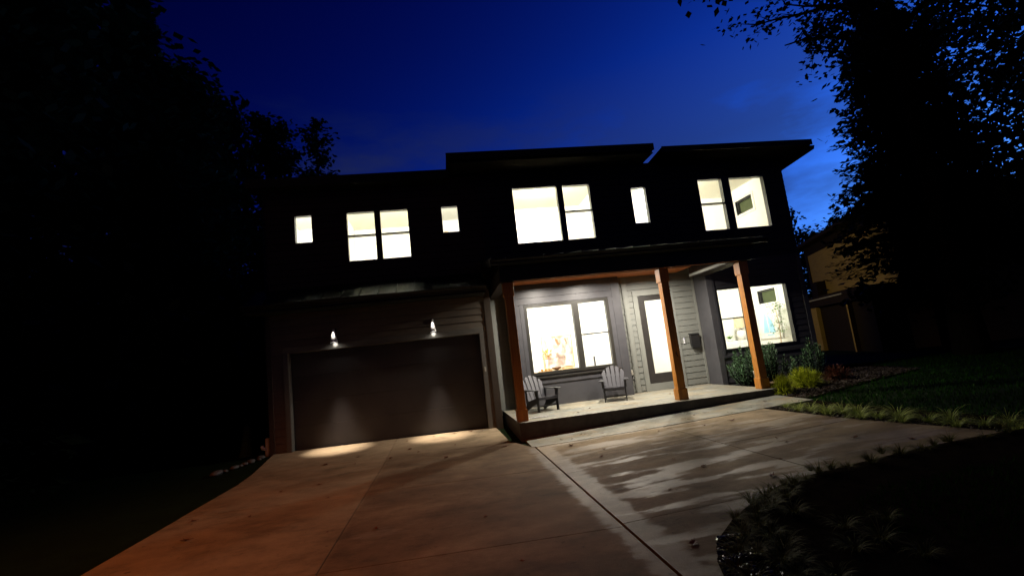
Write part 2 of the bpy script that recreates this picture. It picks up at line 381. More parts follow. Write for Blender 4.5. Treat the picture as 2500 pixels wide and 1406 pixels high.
# planting beds
gb = MB()
gb.poly([(x, y, h(x,y)+.015) for x, y in [(10.5,-3.44),(11.75,-3.46),(11.7,-5.0),(11.75,-6.5),(12.1,-8.3),(11.2,-8.4),(10.66,-5.7)]])
tag(gb.build('verge_bed', M['soil']), kind='structure')
hb = MB(); hb.poly([(x, y, h(x,y)+.02) for x, y in [(11.75,-3.1),(12.6,-2.9),(14.2,-2.4),(16.5,-1.6),(17.5,1.5),(15.2,2.0),(15.1,.2),(11.75,.2)]])
tag(hb.build('house_bed', M['soil']), kind='structure')
# the near island: a raised mound edged by a curve
edge = [(10.9,-7.95),(10.0,-7.86),(9.16,-7.84),(8.3,-7.86),(7.46,-7.95),(6.95,-8.18),(6.55,-8.46),(6.17,-8.82),(5.93,-9.2),(5.78,-9.6),(5.72,-10.2),(5.72,-11.0),(5.8,-12.2)]
ctr = [(12.5,-9.6)]*3+[(12,-10.2)]*4+[(11.5,-10.8)]*6
island = MB(); rings = []
prof = [(0,.03),(.02,.11),(.06,.15),(.12,.17),(.3,.15),(.6,.11),(1.0,.08)]
for s_, dz in prof:
    rings.append([(ex+(cx-ex)*s_, ey+(cy-ey)*s_, h(ex,ey)+dz) for (ex,ey),(cx,cy) in zip(edge, ctr)])
for a, b in zip(rings, rings[1:]):
    for i in range(len(edge)-1): island.quad(a[i], a[i+1], b[i+1], b[i])
tag(island.build('island_bed', M['soil'], smooth=True), kind='structure')
def island_z(x, y):
    best = 1e9
    for (ex,ey),(cx,cy) in zip(edge, ctr):
        d = (x-ex)**2+(y-ey)**2
        if d < best: best = d; bz = h(ex,ey)
    d = math.sqrt(best); return bz+(.03+.14*min(1, d/.35) if d < .6 else .17-.03*min(1, (d-.6)/1.5))

# ------------------------------------------------------------------ the house
house = thing('house', (7.3,4,0), 'two storey modern house with lit windows, garage and cedar posted porch', 'house')
def hp(mb, name, m, parent=None, **k): return mb.build(name, M[m] if isinstance(m, str) else m, parent or house, **k)

def lap_wall(x0, x1, z0, z1, y, holes, expo=.18, t=.014, gap=.013):
    mb = MB(); n = int(math.ceil((z1-z0)/expo))
    for i in range(n):
        a, b = z0+i*expo, min(z0+(i+1)*expo, z1); bb = b-gap if i < n-1 else b
        cuts = sorted({a, bb, b} | {hh[k] for hh in holes for k in (2,3) if a < hh[k] < b})
        yf = lambda z: y-t*(1-(z-a)/expo)
        for p, q in zip(cuts, cuts[1:]):
            mid = (p+q)/2
            spans = sorted((hh[0], hh[1]) for hh in holes if hh[2] < mid < hh[3])
            x = x0
            for s0, s1 in spans+[(x1, x1)]:
                if s0 > x+1e-5:
                    if mid > bb: mb.quad((x,y+.016,p),(s0,y+.016,p),(s0,y+.016,q),(x,y+.016,q))
                    else:
                        mb.quad((x,yf(p),p),(s0,yf(p),p),(s0,yf(q),q),(x,yf(q),q))
                        if p == a: mb.quad((x,y+.016,a),(s0,y+.016,a),(s0,y-t,a),(x,y-t,a))
                x = max(x, s1)
    return mb
def flat_wall(x0, x1, z0, z1, y, holes):
    mb = MB()
    for a, b, c, d in rects_minus((x0,x1,z0,z1), holes): mb.quad((a,y,c),(b,y,c),(b,y,d),(a,y,d))
    return mb
def boards(mb, name, m, bev=.004):
    for i in range(0, len(mb.v), 8):
        q = MB(); q.hexa(mb.v[i:i+8]); hp(q, name, m, bev=bev)
FW = .055
def window(y, panes, label=None, frame='frame', out=.022, depth=.13, fw=FW, gmat='glass'):
    ox = (min(p[0] for p in panes)-fw, max(p[1] for p in panes)+fw, min(p[2] for p in panes)-fw, max(p[3] for p in panes)+fw)
    mb = MB()
    for a, b, c, d in rects_minus(ox, panes): mb.box(a, b, y-out, y+depth, c, d)
    o = hp(mb, 'window', frame)
    if label: o['label'] = label
    for a, b, c, d in panes:
        MB().quad((a,y+.05,c),(b,y+.05,c),(b,y+.05,d),(a,y+.05,d)).build('pane', M[gmat], o)
    return ox
def dh(x0, x1, z0, z1, rail=.55, rw=.035):     # a double hung unit: two sashes with a rail between
    zm = z0+(z1-z0)*(rail-.03)
    return [(x0,x1,z0,zm-rw/2),(x0,x1,zm+rw/2,z1)]

ZT1, ZT2 = 6.081, 6.486
w_a = window(0, [(.283,.711,5.343,ZT1)])
w_b = window(0, dh(1.627,2.358,4.738,ZT1)+dh(2.514,3.26,4.738,ZT1))
w_c = window(0, [(4.197,4.641,5.343,ZT1)])
w_d = window(0, [(6.266,7.577,4.861,ZT2)]+dh(7.751,8.565,4.861,ZT2))
w_e = window(0, [(9.847,10.303,5.195,6.285)])
w_f = window(.219, dh(12.164,12.961,4.861,ZT2)+[(13.225,14.412,4.861,ZT2)])
w_i = window(.219, dh(12.164,12.961,1.233,3.003,.53)+[(13.19,14.46,1.233,3.003)])
w_g = window(.656, [(6.40,7.771,1.197,3.078)]+dh(7.944,8.798,1.197,3.078,.53), frame='frame_dim', fw=.085)

# outer walls
hp(lap_wall(-.5, 5.3, 3.9, 6.92, 0, [w_a,w_b,w_c]), 'wall', 'siding_brown')['label'] = 'brown lap siding wall above the garage'
hp(lap_wall(5.3, 10.85, 3.9, 7.0, -.002, [w_d,w_e]), 'wall', 'siding_black')['label'] = 'black lap siding wall above the porch'
hp(lap_wall(10.85, 15.13, 3.9, 7.0, .219, [w_f]), 'wall', 'siding_black')
hp(lap_wall(11.87, 15.13, -.1, 3.9, .219, [w_i]), 'wall', 'siding_dark')['label'] = 'charcoal wall around the ground floor corner window'
hp(MB().quad((10.85,-.002,3.9),(10.85,.219,3.9),(10.85,.219,7.0),(10.85,-.002,7.0)), 'wall', 'siding_black')
hp(MB().quad((11.87,.219,-.1),(11.87,.945,-.1),(11.87,.945,3.9),(11.87,.219,3.9)), 'wall', 'panel_dark')
sw = MB()
for a, b, c, d in rects_minus((.219,12,-.1,7.0), [(1.6,2.55,5.87,6.38),(1.33,2.26,2.46,3.02)]): sw.quad((15.13,a,c),(15.13,b,c),(15.13,b,d),(15.13,a,d))
sw.quad((-.5,-.12,-.1),(-.5,12,-.1),(-.5,12,6.9),(-.5,-.12,6.9)); sw.quad((-.5,12,-.1),(15.13,12,-.1),(15.13,12,7),(-.5,12,7))
hp(sw, 'wall', 'siding_black')
# bottom of the upper volumes
GY = -.13
hp(lap_wall(-.5, 5.09, -.1, 3.62, GY, [(0,4.88,-.2,2.44)]), 'wall', 'siding_shaded')['label'] = 'sage grey lap siding around the garage door'
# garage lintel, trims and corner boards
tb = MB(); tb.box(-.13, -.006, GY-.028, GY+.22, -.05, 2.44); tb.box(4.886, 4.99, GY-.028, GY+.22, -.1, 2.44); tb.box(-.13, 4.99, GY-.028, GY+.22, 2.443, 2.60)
boards(tb, 'trim', 'trim_shaded', .004)
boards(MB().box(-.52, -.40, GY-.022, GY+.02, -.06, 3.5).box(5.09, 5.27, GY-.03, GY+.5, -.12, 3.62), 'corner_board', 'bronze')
gd = MB()
for k in range(4): gd.box(.0, 4.88, 0.08, .13, -.02+k*.618, -.02+k*.618+.614)
gdo = hp(gd, 'garage_door', 'door_garage', bev=.006); gdo['label'] = 'wide dark flush panelled garage door'
hp(MB().box(0, 4.88, .07, .12, -.07, -.02), 'door_seal', 'black_metal')

# recessed porch wall (sage) with the front door
DY = .945
hp(lap_wall(5.3, 5.81, .1, 3.9, DY, []), 'wall', 'siding_light')
hp(lap_wall(9.26, 11.87, .1, 3.9, DY, [(9.80,11.08,.0,3.28)]), 'wall', 'siding_light')['label'] = 'sage grey lap siding beside the front door'
tb = MB(); tb.box(9.79, 9.945, DY-.035, DY+.1, .24, 3.13); tb.box(10.955, 11.12, DY-.035, DY+.1, .24, 3.13); tb.box(9.79, 11.12, DY-.037, DY+.1, 3.133, 3.30)
tb.box(9.945, 10.955, DY-.02, DY+.1, .24, .45)
tb.box(9.47, 9.64, DY-.03, DY, .24, 3.75); tb.box(5.35, 5.62, DY-.03, DY, .24, 3.75); tb.box(11.80, 11.868, DY-.03, DY, .24, 3.75)
boards(tb, 'trim', 'trim_light', .004)
fd = MB()
for a, b, c, d in rects_minus((9.951,10.95,.452,3.128), [(10.159,10.745,.744,2.968)]): fd.box(a, b, DY-.005, DY+.05, c, d)
fdo = hp(fd, 'front_door', 'door_dark'); fdo['label'] = 'dark front door with one tall glass panel'
MB().quad((10.159,DY+.02,.744),(10.745,DY+.02,.744),(10.745,DY+.02,2.968),(10.159,DY+.02,2.968)).build('pane', M['glass'], fdo)
MB().box(10.83, 10.87, DY-.06, DY-.04, 1.2, 1.7).box(10.84, 10.86, DY-.04, DY-.004, 1.25, 1.27).box(10.84, 10.86, DY-.04, DY-.004, 1.63, 1.65).build('handle', M['black_metal'], fdo)

# charcoal bay with the big porch window
BY = .656
bay = MB()
for a, b, c, d in rects_minus((5.80,9.27,.2,3.8), [w_g]): bay.quad((a,BY,c),(b,BY,c),(b,BY,d),(a,BY,d))
bay.quad((5.80,BY,.2),(5.80,DY,.2),(5.80,DY,3.8),(5.80,BY,3.8)); bay.quad((9.27,BY,.2),(9.27,DY,.2),(9.27,DY,3.8),(9.27,BY,3.8))
hp(bay, 'wall', 'panel_dark')['label'] = 'charcoal panelled bay holding the porch window'
bt = MB()
for z0, z1 in ((3.175,3.36),(3.367,3.555),(3.562,3.76)): bt.box(6.04, 9.03, BY-.018, BY+.01, z0, z1)
bt.box(5.78, 5.93, BY-.03, BY+.01, .24, 3.76); bt.box(9.03, 9.285, BY-.026, BY+.01, .24, 3.76)
bt.box(6.04, 6.18, BY-.02, BY+.01, 1.02, 3.172); bt.box(6.187, 6.312, BY-.014, BY+.01, 1.02, 3.172)
bt.box(8.89, 9.027, BY-.02, BY+.01, 1.02, 3.172); bt.box(6.187, 9.027, BY-.02, BY+.01, .86, 1.01)
boards(bt, 'trim', 'panel_dark', .003)
hp(MB().box(6.2, 9.02, BY-.05, BY+.0, 1.013, 1.06), 'window_sill', 'frame_dim', bev=.004)
# living room corner boards
boards(MB().box(11.85, 12.02, .19, .221, -.05, 3.75).box(14.99, 15.15, .195, .221, -.05, 3.9), 'corner_board', 'panel_dark')
boards(MB().box(12.02, 12.10, .185, .22, 1.065, 3.75).box(12.02, 14.99, .185, .218, .98, 1.06), 'trim', 'siding_dark')

# porch slab, posts, beam, ceiling
ps = MB()
xs, ys = [5.42, 11.80], [-2.19, 1.05]
ps.quad((xs[0],ys[0],.238),(xs[1],ys[0],.238),(xs[1],ys[1],.238),(xs[0],ys[1],.238))
pso = hp(ps, 'porch_floor', 'porch_stone'); pso['label'] = 'bluestone paved porch floor'
rs = MB(); e = .0
rs.quad((xs[0],ys[0],-.35),(xs[1],ys[0],-.35),(xs[1],ys[0],.2375),(xs[0],ys[0],.2375)); rs.quad((xs[0],ys[1],-.35),(xs[0],ys[0],-.35),(xs[0],ys[0],.2375),(xs[0],ys[1],.2375)); rs.quad((xs[1],ys[0],-.35),(xs[1],ys[1],-.35),(xs[1],ys[1],.2375),(xs[1],ys[0],.2375))
hp(rs, 'porch_riser', 'stone_edge')
for x in (5.42, 9.36, 11.54):
    w = .245; c = .024
    o = hp(MB().box(x+c, x+w-c, -1.99+c, -1.99+w-c, .238, 3.47), 'porch_post', 'post', bev=.006)
    MB().box(x, x+w, -1.99, -1.99+w, .2385, .50).build('post_base', M['post'], o, bev=.006)
    MB().box(x, x+w, -1.99, -1.99+w, 3.13, 3.462).build('post_cap', M['post'], o, bev=.006)
hp(MB().box(5.36, 11.88, -2.16, -1.87, 3.47, 3.80), 'beam', 'beam_dark', bev=.004)
hp(MB().box(5.67, 11.5, -2.155, -2.125, 3.450, 3.468), 'trim', 'ceiling_wood', bev=.003)
boards(MB().box(5.36, 5.62, -1.868, .94, 3.47, 3.80).box(11.38, 11.86, -1.868, .21, 3.47, 3.80), 'beam', 'header')
hp(MB().box(5.34, 11.90, -2.18, -2.162, 3.46, 3.85), 'fascia', 'gutter')
hp(MB().box(11.36, 11.378, -1.70, .2, 3.49, 3.56), 'trim', 'trim_light')
ce = MB()
for k in range(21): ce.box(5.63, 11.37, -1.865+k*.1338, -1.865+k*.1338+.131, 3.765, 3.785)
hp(ce, 'porch_ceiling', 'ceiling_wood', bev=.003)['label'] = 'cedar boarded porch ceiling'

def metal_roof(x0, x1, yf, zf, yb, zb, seam, name, over=0.0):
    mb = MB(); t = .05
    mb.hexa([(x0,yf,zf-t),(x1,yf,zf-t),(x1,yb,zb-t),(x0,yb,zb-t),(x0,yf,zf),(x1,yf,zf),(x1,yb,zb),(x0,yb,zb)])
    n = int((x1-x0)/seam)
    for k in range(n+1):
        x = x0+.02+k*(x1-x0-.04)/n
        mb.hexa([(x-.012,yf,zf+.001),(x+.012,yf,zf+.001),(x+.012,yb,zb+.001),(x-.012,yb,zb+.001),(x-.006,yf,zf+.04),(x+.006,yf,zf+.04),(x+.006,yb,zb+.04),(x-.006,yb,zb+.04)])
    return hp(mb, name, 'metal_roof')
r1 = metal_roof(5.16, 12.1, -2.36, 3.97, 0.0, 4.42, .42, 'porch_roof'); r1['label'] = 'black standing seam roof over the porch'
def gutter(x0, x1, yf, z, parent):
    mb = MB(); pr = [(yf,z-.12),(yf-.07,z-.12),(yf-.09,z-.06),(yf-.115,z-.03),(yf-.115,z),(yf-.10,z),(yf-.10,z-.02),(yf-.01,z-.02),(yf-.01,z),(yf,z)]
    mb.prism([(x0,a,b) for a, b in pr], (x1-x0,0,0)); return mb.build('gutter', M['gutter'], parent)
gutter(5.12, 12.14, -2.365, 3.955, r1)
hp(MB().box(5.34, 11.9, -2.36, -2.182, 3.83, 3.85), 'soffit', 'soffit')
# side fascias of the porch roof and its triangular ends
for x in (5.14, 12.1): hp(MB().hexa([(x,-2.36,3.80),(x+.02,-2.36,3.80),(x+.02,0,4.25),(x,0,4.25),(x,-2.36,3.985),(x+.02,-2.36,3.985),(x+.02,0,4.435),(x,0,4.435)]), 'fascia', 'gutter')
for x, d in ((5.36,.02),(11.86,.02)): hp(MB().prism([(x,-2.16,3.80),(x,.2,3.80),(x,.2,4.38),(x,-2.16,3.93)], (d,0,0)), 'gable', 'beam_dark')
r2 = metal_roof(-.78, 5.13, -.88, 3.64, -.003, 4.12, .45, 'garage_roof'); r2['label'] = 'narrow black seamed roof above the garage door'
gutter(-.8, 5.12, -.885, 3.625, r2)
hp(MB().box(-.75, 5.10, -.87, GY-.03, 3.45, 3.48), 'soffit', 'soffit'); hp(MB().box(-.76, 5.12, -.885, -.87, 3.44, 3.60), 'fascia', 'gutter')
hp(MB().prism([(-.77,-.87,3.45),(-.77,0,3.45),(-.77,0,4.08),(-.77,-.87,3.6)], (.02,0,0)), 'gable', 'gutter')

def shed(x0, x1, yf, zf, yb, zb, t=.22, m='shingle', lab=None, x1b=None):
    mb = MB(); mb.hexa([(x0,yf,zf-t),(x1,yf,zf-t),(x1,yb,zb-t),(x0,yb,zb-t),(x0,yf,zf),(x1,yf,zf),(x1,yb,zb),(x0,yb,zb)])
    o = hp(mb, 'roof', m)
    if lab: o['label'] = lab
    MB().box(x0-.005, x1+.005, yf-.03, yf-.002, zf-t-.02, zf+.02).build('fascia', M['gutter'], o)
    return o
ro = shed(4.43, 10.33, -.88, 7.25, 11, 6.55, .16, lab='middle flat pitched roof with the deepest overhang')
MB().box(4.45, 10.31, -.86, -.03, 7.0, 7.02).build('soffit', M['soffit'], ro)
ro = shed(10.67, 15.56, -.70, 7.22, 11.5, 6.5, .13, lab='right hand roof sloping to the back')
MB().hexa([(15.565,-.60,6.97),(15.70,-.60,6.97),(15.70,9,6.4),(15.565,9,6.4),(15.565,-.60,7.09),(15.74,-.60,7.09),(15.74,9,6.52),(15.565,9,6.52)]).build('gutter', M['gutter'], ro)
hp(MB().tube([(15.66,1.0,6.86),(15.66,1.0,6.72),(15.5,1.0,6.6),(15.2,1.0,6.5),(15.18,1.0,6.3),(15.18,1.0,.1)], .045, 8), 'downspout', 'gutter', smooth=True)
ro = shed(-.75, 4.46, -.5, 6.95, 5.5, 8.0, .2, lab='left roof over the brown upper wall')
MB().box(-.73, 4.44, -.48, .02, 6.73, 6.748).build('soffit', M['soffit'], ro)
hp(MB().box(10.25, 10.85, .02, 6, 6.9, 7.06), 'parapet', 'gutter')
hp(MB().tube([(-.53,-.05,3.4),(-.56,-.05,3.2),(-.56,-.05,.5)], .04, 8), 'downspout', 'gutter', smooth=True)
hp(MB().lathe((-.60,-.06,-.02), [(.0,0),(.06,0),(.06,.16),(.05,.17),(.05,.44),(.0,.45)], 12).tube([(-.60,-.06,.16),(-.70,-.1,.19),(-.72,-.1,.26)], .045, 8), 'drain_boot', 'nb_white', smooth=True)

# rooms: shells open towards their windows
def room(x0, x1, y0, y1, z0, z1, holes, power, lz=.12, warm=(1,.86,.62), lx=None, ly=None, side=None, size=.16):
    mb = MB()
    mb.quad((x0,y0,z0),(x0,y1,z0),(x0,y1,z1),(x0,y0,z1)); mb.quad((x0,y1,z0),(x1,y1,z0),(x1,y1,z1),(x0,y1,z1))
    if side:
        for a, b, c, d in rects_minus((y0,y1,z0,z1), [side]): mb.quad((x1,a,c),(x1,b,c),(x1,b,d),(x1,a,d))
    else: mb.quad((x1,y0,z0),(x1,y1,z0),(x1,y1,z1),(x1,y0,z1))
    for a, b, c, d in rects_minus((x0,x1,z0,z1), holes): mb.quad((a,y0,c),(b,y0,c),(b,y0,d),(a,y0,d))
    o = hp(mb, 'room', 'white_wall')
    MB().quad((x0,y0,z1),(x1,y0,z1),(x1,y1,z1),(x0,y1,z1)).build('ceiling', M['white_ceiling'], o)
    MB().quad((x0,y0,z0),(x1,y0,z0),(x1,y1,z0),(x0,y1,z0)).build('floor', M['floor_in'], o)
    l = bpy.data.lights.new('ceiling_light', 'AREA'); l.shape = 'DISK'; l.size = size; l.energy = power; l.color = warm
    lo = bpy.data.objects.new('ceiling_light', l); col.objects.link(lo); lo.location = (lx or (x0+x1)/2, y0+.22, z1-.13)
    lo.rotation_euler = Vector((0,1,-.12)).to_track_quat('-Z', 'Y').to_euler()
    return o
hole = lambda w: (w[0]+.01, w[1]-.01, w[2]+.01, w[3]-.01)
W1, W2 = (1,.985,.85), (1,.99,.93)
room(-.4, 1.2, .132, 3, 4.4, 6.6, [hole(w_a)], 120, warm=W2)
room(1.25, 3.75, .132, 3.6, 4.4, 6.65, [hole(w_b)], 190, warm=W1)
room(3.8, 5.2, .132, 3, 4.4, 6.6, [hole(w_c)], 85, warm=W2)
room(5.35, 9.2, .132, 3.1, 4.5, 6.84, [hole(w_d)], 300, lx=7.35, ly=1.7, warm=W1)
room(9.25, 10.8, .132, 2.6, 4.5, 6.8, [hole(w_e)], 150, warm=W2)
room(10.9, 14.95, .351, 3.3, 4.5, 6.84, [hole(w_f)], 240, side=(1.6,2.55,5.87,6.38), lx=12.0, lz=.08, warm=W1)
room(5.95, 9.2, .788, 4.65, .25, 3.45, [hole(w_g)], 340, lx=7.3, warm=W2)
room(9.3, 11.8, DY+.07, 5.0, .25, 3.45, [(10.159,10.745,.744,2.968)], 260, warm=W2)
room(11.9, 14.95, .351, 3.9, .25, 3.45, [hole(w_i)], 215, side=(1.33,2.26,2.46,3.02), lx=12.9, warm=W1)
# small side windows with deep dark frames, seen through the corner windows
for y0, y1, z0, z1 in ((1.6,2.55,5.87,6.38),(1.33,2.26,2.46,3.02)):
    mb = MB()
    for a, b, c, d in rects_minus((y0,y1,z0,z1), [(y0+.07,y1-.05,z0+.05,z1-.05)]): mb.box(15.0, 15.15, a, b, c, d)
    o = hp(mb, 'window', 'frame_dim'); o['label'] = 'small side window with a dark frame'
    MB().quad((15.09,y0,z0),(15.09,y1,z0),(15.09,y1,z1),(15.09,y0,z1)).build('pane', M['reflection_pane'], o)
    tr_ = MB()
    for a, b, c, d in rects_minus((y0-.09,y1+.09,z0-.09,z1+.09), [(y0,y1,z0,z1)]): tr_.box(14.925, 14.952, a, b, c, d)
    tr_.build('casing', M['white_furn'], o)
# recessed porch lights
def spot(name, loc, tgt, power, color, ang, blend, rad=.04):
    l = bpy.data.lights.new(name, 'SPOT'); l.energy = power; l.color = color; l.spot_size = math.radians(ang); l.spot_blend = blend; l.shadow_soft_size = rad
    o = bpy.data.objects.new(name, l); col.objects.link(o); o.location = loc
    o.rotation_euler = (Vector(tgt)-Vector(loc)).to_track_quat('-Z', 'Y').to_euler(); return o
for (x, y, pw) in ((6.9,-.55,165),(8.3,-.55,165),(10.2,-.6,180)):
    l = bpy.data.lights.new('recessed_light', 'AREA'); l.shape = 'DISK'; l.size = .11; l.energy = pw; l.color = (1,.91,.78); l.spread = math.radians(168)
    o = bpy.data.objects.new('recessed_light', l); col.objects.link(o); o.location = (x,y,3.745)
    dl = hp(MB().lathe((x,y,3.752), [(.075,0),(.085,-.004),(.085,.012)], 20), 'downlight', 'white_paint')
    MB().lathe((x,y,3.757), [(.0,0),(.075,0)], 20).build('lens', emit('porch_lens', (1,.9,.72), 6), dl)

# ------------------------------------------------------------------ lamps and fittings on the house
EM = emit('sconce_glow', (1,.95,.88), 14)
for k, (x, lab) in enumerate(((1.165,'tapered steel wall lamp over the left half of the garage door'),(3.675,'tapered steel wall lamp over the right half of the garage door, beside the porch'))):
    o = thing('wall_lamp', (x,GY,2.75), lab, 'wall lamp', 'tapered lamps above the garage door')
    y = GY-.17
    MB().lathe((x,y,2.60), [(.0,.33),(.024,.33),(.029,.315),(.060,.15),(.088,.005)], 20).build('shade', M['steel'], o, smooth=True)
    MB().lathe((x,y,2.60), [(.088,.004),(.092,.004),(.092,-.012),(.086,-.012)], 20).build('rim', M['black_metal'], o, smooth=True)
    MB().lathe((x,y,2.615), [(.0,0),(.078,0)], 20).build('bulb', EM, o)
    MB().box(x-.05, x+.05, GY-.03, GY-.014, 2.86, 2.97).tube([(x,GY-.02,2.93),(x,y,2.945),(x,y,2.92)], .014, 8).build('bracket', M['black_metal'], o)
    spot('sconce_light', (x,y,2.60), (x,y-.18,0), 900, (1,.84,.70), 40, 1.0, .04)
    spot('sconce_spill', (x,y-.02,2.585), (x,GY,2.55), 9, (1,.93,.85), 44, .6, .02)
    # unseen spot added above the lamp to whiten the cone itself
    pl = spot('sconce_glow', (x,y-.10,2.98), (x,y-.02,2.68), 26, (1,.93,.85), 21, .5, .01)
o = thing('mailbox', (11.56,DY,1.35), 'black wall mailbox with rounded bottom beside the front door', 'mailbox')
MB().prism([(11.43,DY-.015,1.80),(11.72,DY-.015,1.80),(11.72,DY-.015,1.47),(11.69,DY-.015,1.38),(11.65,DY-.015,1.355),(11.50,DY-.015,1.355),(11.46,DY-.015,1.38),(11.43,DY-.015,1.47)], (0,-.10,0)).build('body', M['black_metal'], o, bev=.008)
MB().hexa([(11.42,DY-.135,1.775),(11.73,DY-.135,1.775),(11.73,DY-.012,1.80),(11.42,DY-.012,1.80),(11.42,DY-.135,1.79),(11.73,DY-.135,1.79),(11.73,DY-.012,1.825),(11.42,DY-.012,1.825)]).build('lid', M['black_metal'], o, bev=.004)
o = thing('doorbell', (11.24,DY,1.53), 'slim white doorbell with a dark camera eye on the siding', 'doorbell')
MB().box(11.22, 11.265, DY-.04, DY-.012, 1.53, 1.70).build('body', M['white_plastic'], o, bev=.008)
MB().lathe((0,0,0), [(.0,0),(.014,0),(.014,.006),(0,.006)], 14)
lens = MB(); lens.tube([(11.2425,DY-.046,1.67),(11.2425,DY-.038,1.67)], .014, 12); lens.build('lens', simple('blue_black_lens', (.05,.06,.25), None, .1, 4), o)
o = thing('outlet_box', (9.42,DY,.65), 'small grey outdoor outlet low on the siding behind the chair', 'outlet')
MB().box(9.385, 9.45, DY-.06, DY-.012, .78, .93).build('cover', M['nb_white'], o, bev=.006); MB().tube([(9.42,DY-.03,.78),(9.42,DY-.05,.7),(9.44,DY-.08,.66)], .014, 8).build('plug', M['black_metal'], o)
o = tag(MB().box(4.925, 4.965, GY-.05, GY-.029, 1.42, 1.54).build('keypad', M['nb_white'], None, bev=.004), 'small pale keypad on the trim right of the garage door', 'keypad')
cb = MB(); cb.tube([(5.66,-1.72,.246),(5.75,-1.66,.248),(5.9,-1.58,.247),(6.08,-1.57,.247),(6.2,-1.6,.247),(6.1,-1.64,.247),(5.9,-1.66,.247),(5.75,-1.70,.247)], .008, 6)
tag(cb.build('cable', M['white_plastic'], smooth=True), 'pale cable looped on the porch floor behind the left post', 'cable')

# ------------------------------------------------------------------ adirondack chairs
def chair():
    r = local_thing('garden_chair', '', 'chair', 'slatted porch chairs')
    bk = MB(); tilt = math.radians(24)
    up = Vector((0,math.sin(tilt),math.cos(tilt))); nr = Vector((0,math.cos(tilt),-math.sin(tilt)))
    base = Vector((0,.30,.24)); w = [.092]*5
    hts = [.62,.71,.745,.71,.62]
    for i in range(5):
        fan = (i-2)*.028; x0 = (i-2)*.104
        a = base+Vector((x0,0,0)); top = hts[i]
        pts = []
        for (sx, t) in ((-.047,0),(.047,0)): pts.append(a+Vector((sx,0,0))+up*t)
        o_ = 1 if i > 2 else (-1 if i < 2 else 0)
        pts.append(a+Vector((.050+fan,0,0))+up*(top-(.045 if i >= 3 else .0)-(.05 if i == 4 else 0)))
        pts.append(a+Vector((.0+fan,0,0))+up*top)
        pts.append(a+Vector((-.050+fan,0,0))+up*(top-(.045 if i <= 1 else .0)-(.05 if i == 0 else 0)))
        bk.prism(pts, nr*.022)
    bk.build('backrest', M['chair'], r, bev=.004)
    MB().obox(base+up*.12+nr*.035, (.27,0,0), nr*.014, up*.035).obox(base+up*.46+nr*.035, (.30,0,0), nr*.014, up*.035).build('back_rail', M['chair_dark'], r, bev=.003)
    st = MB()
    for k in range(6):
        y = -.27+k*.098; z = .365-.10*(k/5)
        st.obox((0,y,z), (.27,0,0), (0,.043,-.009), (0,.002,.011))
    st.obox((0,-.325,.335), (.27,0,0), (0,.011,0), (0,0,.036))
    st.build('seat', M['chair'], r, bev=.004)
    for sgn in (-1,1):
        x = sgn*.285
        MB().obox((x,-.27,.27), (.014,0,0), (0,.05,0), (0,0,.27)).build('front_leg', M['chair_dark'], r, bev=.004)
        MB().prism([(x-.014,-.32,.36),(x-.014,-.32,.26),(x-.014,.42,.0),(x-.014,.52,.0),(x-.014,.50,.05),(x-.014,.26,.26)], (.028,0,0)).build('side_rail', M['chair_dark'], r, bev=.004)
        ar = MB(); ox = sgn*.335
        ar.prism([(ox-.07,-.40,.545),(ox+.05,-.40,.545),(ox+.075,-.35,.545),(ox+.075,-.20,.545),(ox+.02*sgn+.03,.42,.545),(ox-.02-(.02 if sgn > 0 else .0),.42,.545),(ox-.075,-.20,.545),(ox-.075,-.35,.545)], (0,0,.022))
        ar.build('armrest', M['chair_dark'], r, bev=.004)
        MB().prism([(x+sgn*.016,-.32,.54),(x+sgn*.016,-.18,.54),(x+sgn*.016,-.24,.36),(x+sgn*.016,-.30,.36)], (sgn*.025,0,0)).build('arm_bracket', M['chair_dark'], r, bev=.003); MB().prism([(x-sgn*.005,.30,.54),(x-sgn*.005,.40,.54),(x-sgn*.005,.36,.13),(x-sgn*.005,.30,.17)], (sgn*.02,0,0)).build('arm_bracket', M['chair_dark'], r, bev=.003)
    MB().obox((0,-.25,.14), (.27,0,0), (0,.012,0), (0,0,.02)).build('stretcher', M['chair_dark'], r, bev=.003)
    return r
c1 = chair(); c2 = copy_tree(c1)
c1.location = (6.36,-.33,.239); c1.rotation_euler.z = math.radians(17); c1['label'] = 'grey slatted porch chair just behind the left cedar post'
c2.location = (8.42,-.20,.239); c2.rotation_euler.z = math.radians(-20); c2['label'] = 'grey slatted porch chair near the front door, under the narrow half of the window'

# ------------------------------------------------------------------ things inside, seen through the panes
o = tag(MB().box(7.55, 8.66, 4.60, 4.64, 1.16, 2.30).build('painting', M['art_a'], loc=(8.1,4.62,1.7)), 'abstract painting in brown and grey on the back wall of the bay room', 'painting')
fr = MB()
for a, b, c, d in rects_minus((7.52,8.69,1.13,2.33), [(7.55,8.66,1.16,2.30)]): fr.box(a, b, 4.585, 4.645, c, d)
fr.v = [tuple(Vector(v)-Vector((8.1,4.62,1.7))+Vector((8.1,4.62,1.7))) for v in fr.v]
fo = fr.build('frame', M['oak'], None, loc=(8.1,4.62,1.7)); fo.parent = o; fo.location = (0,0,0)
o = thing('dining_table', (7.25,2.4,.25), 'pale oak dining table inside the bay window', 'table')
MB().box(6.2, 8.1, 1.9, 2.9, 1.10, 1.15).build('top', M['oak'], o)
for x in (6.3, 8.0):
    for y in (2.0, 2.8): MB().box(x-.04, x+.04, y-.04, y+.04, .25, 1.1).build('leg', M['oak'], o)
o = thing('tray', (7.05,2.2,1.15), 'low brown tray with small bowls at the left of the dining table', 'tray')
MB().box(6.85, 7.25, 2.05, 2.35, 1.152, 1.175).build('base', M['brass'], o)
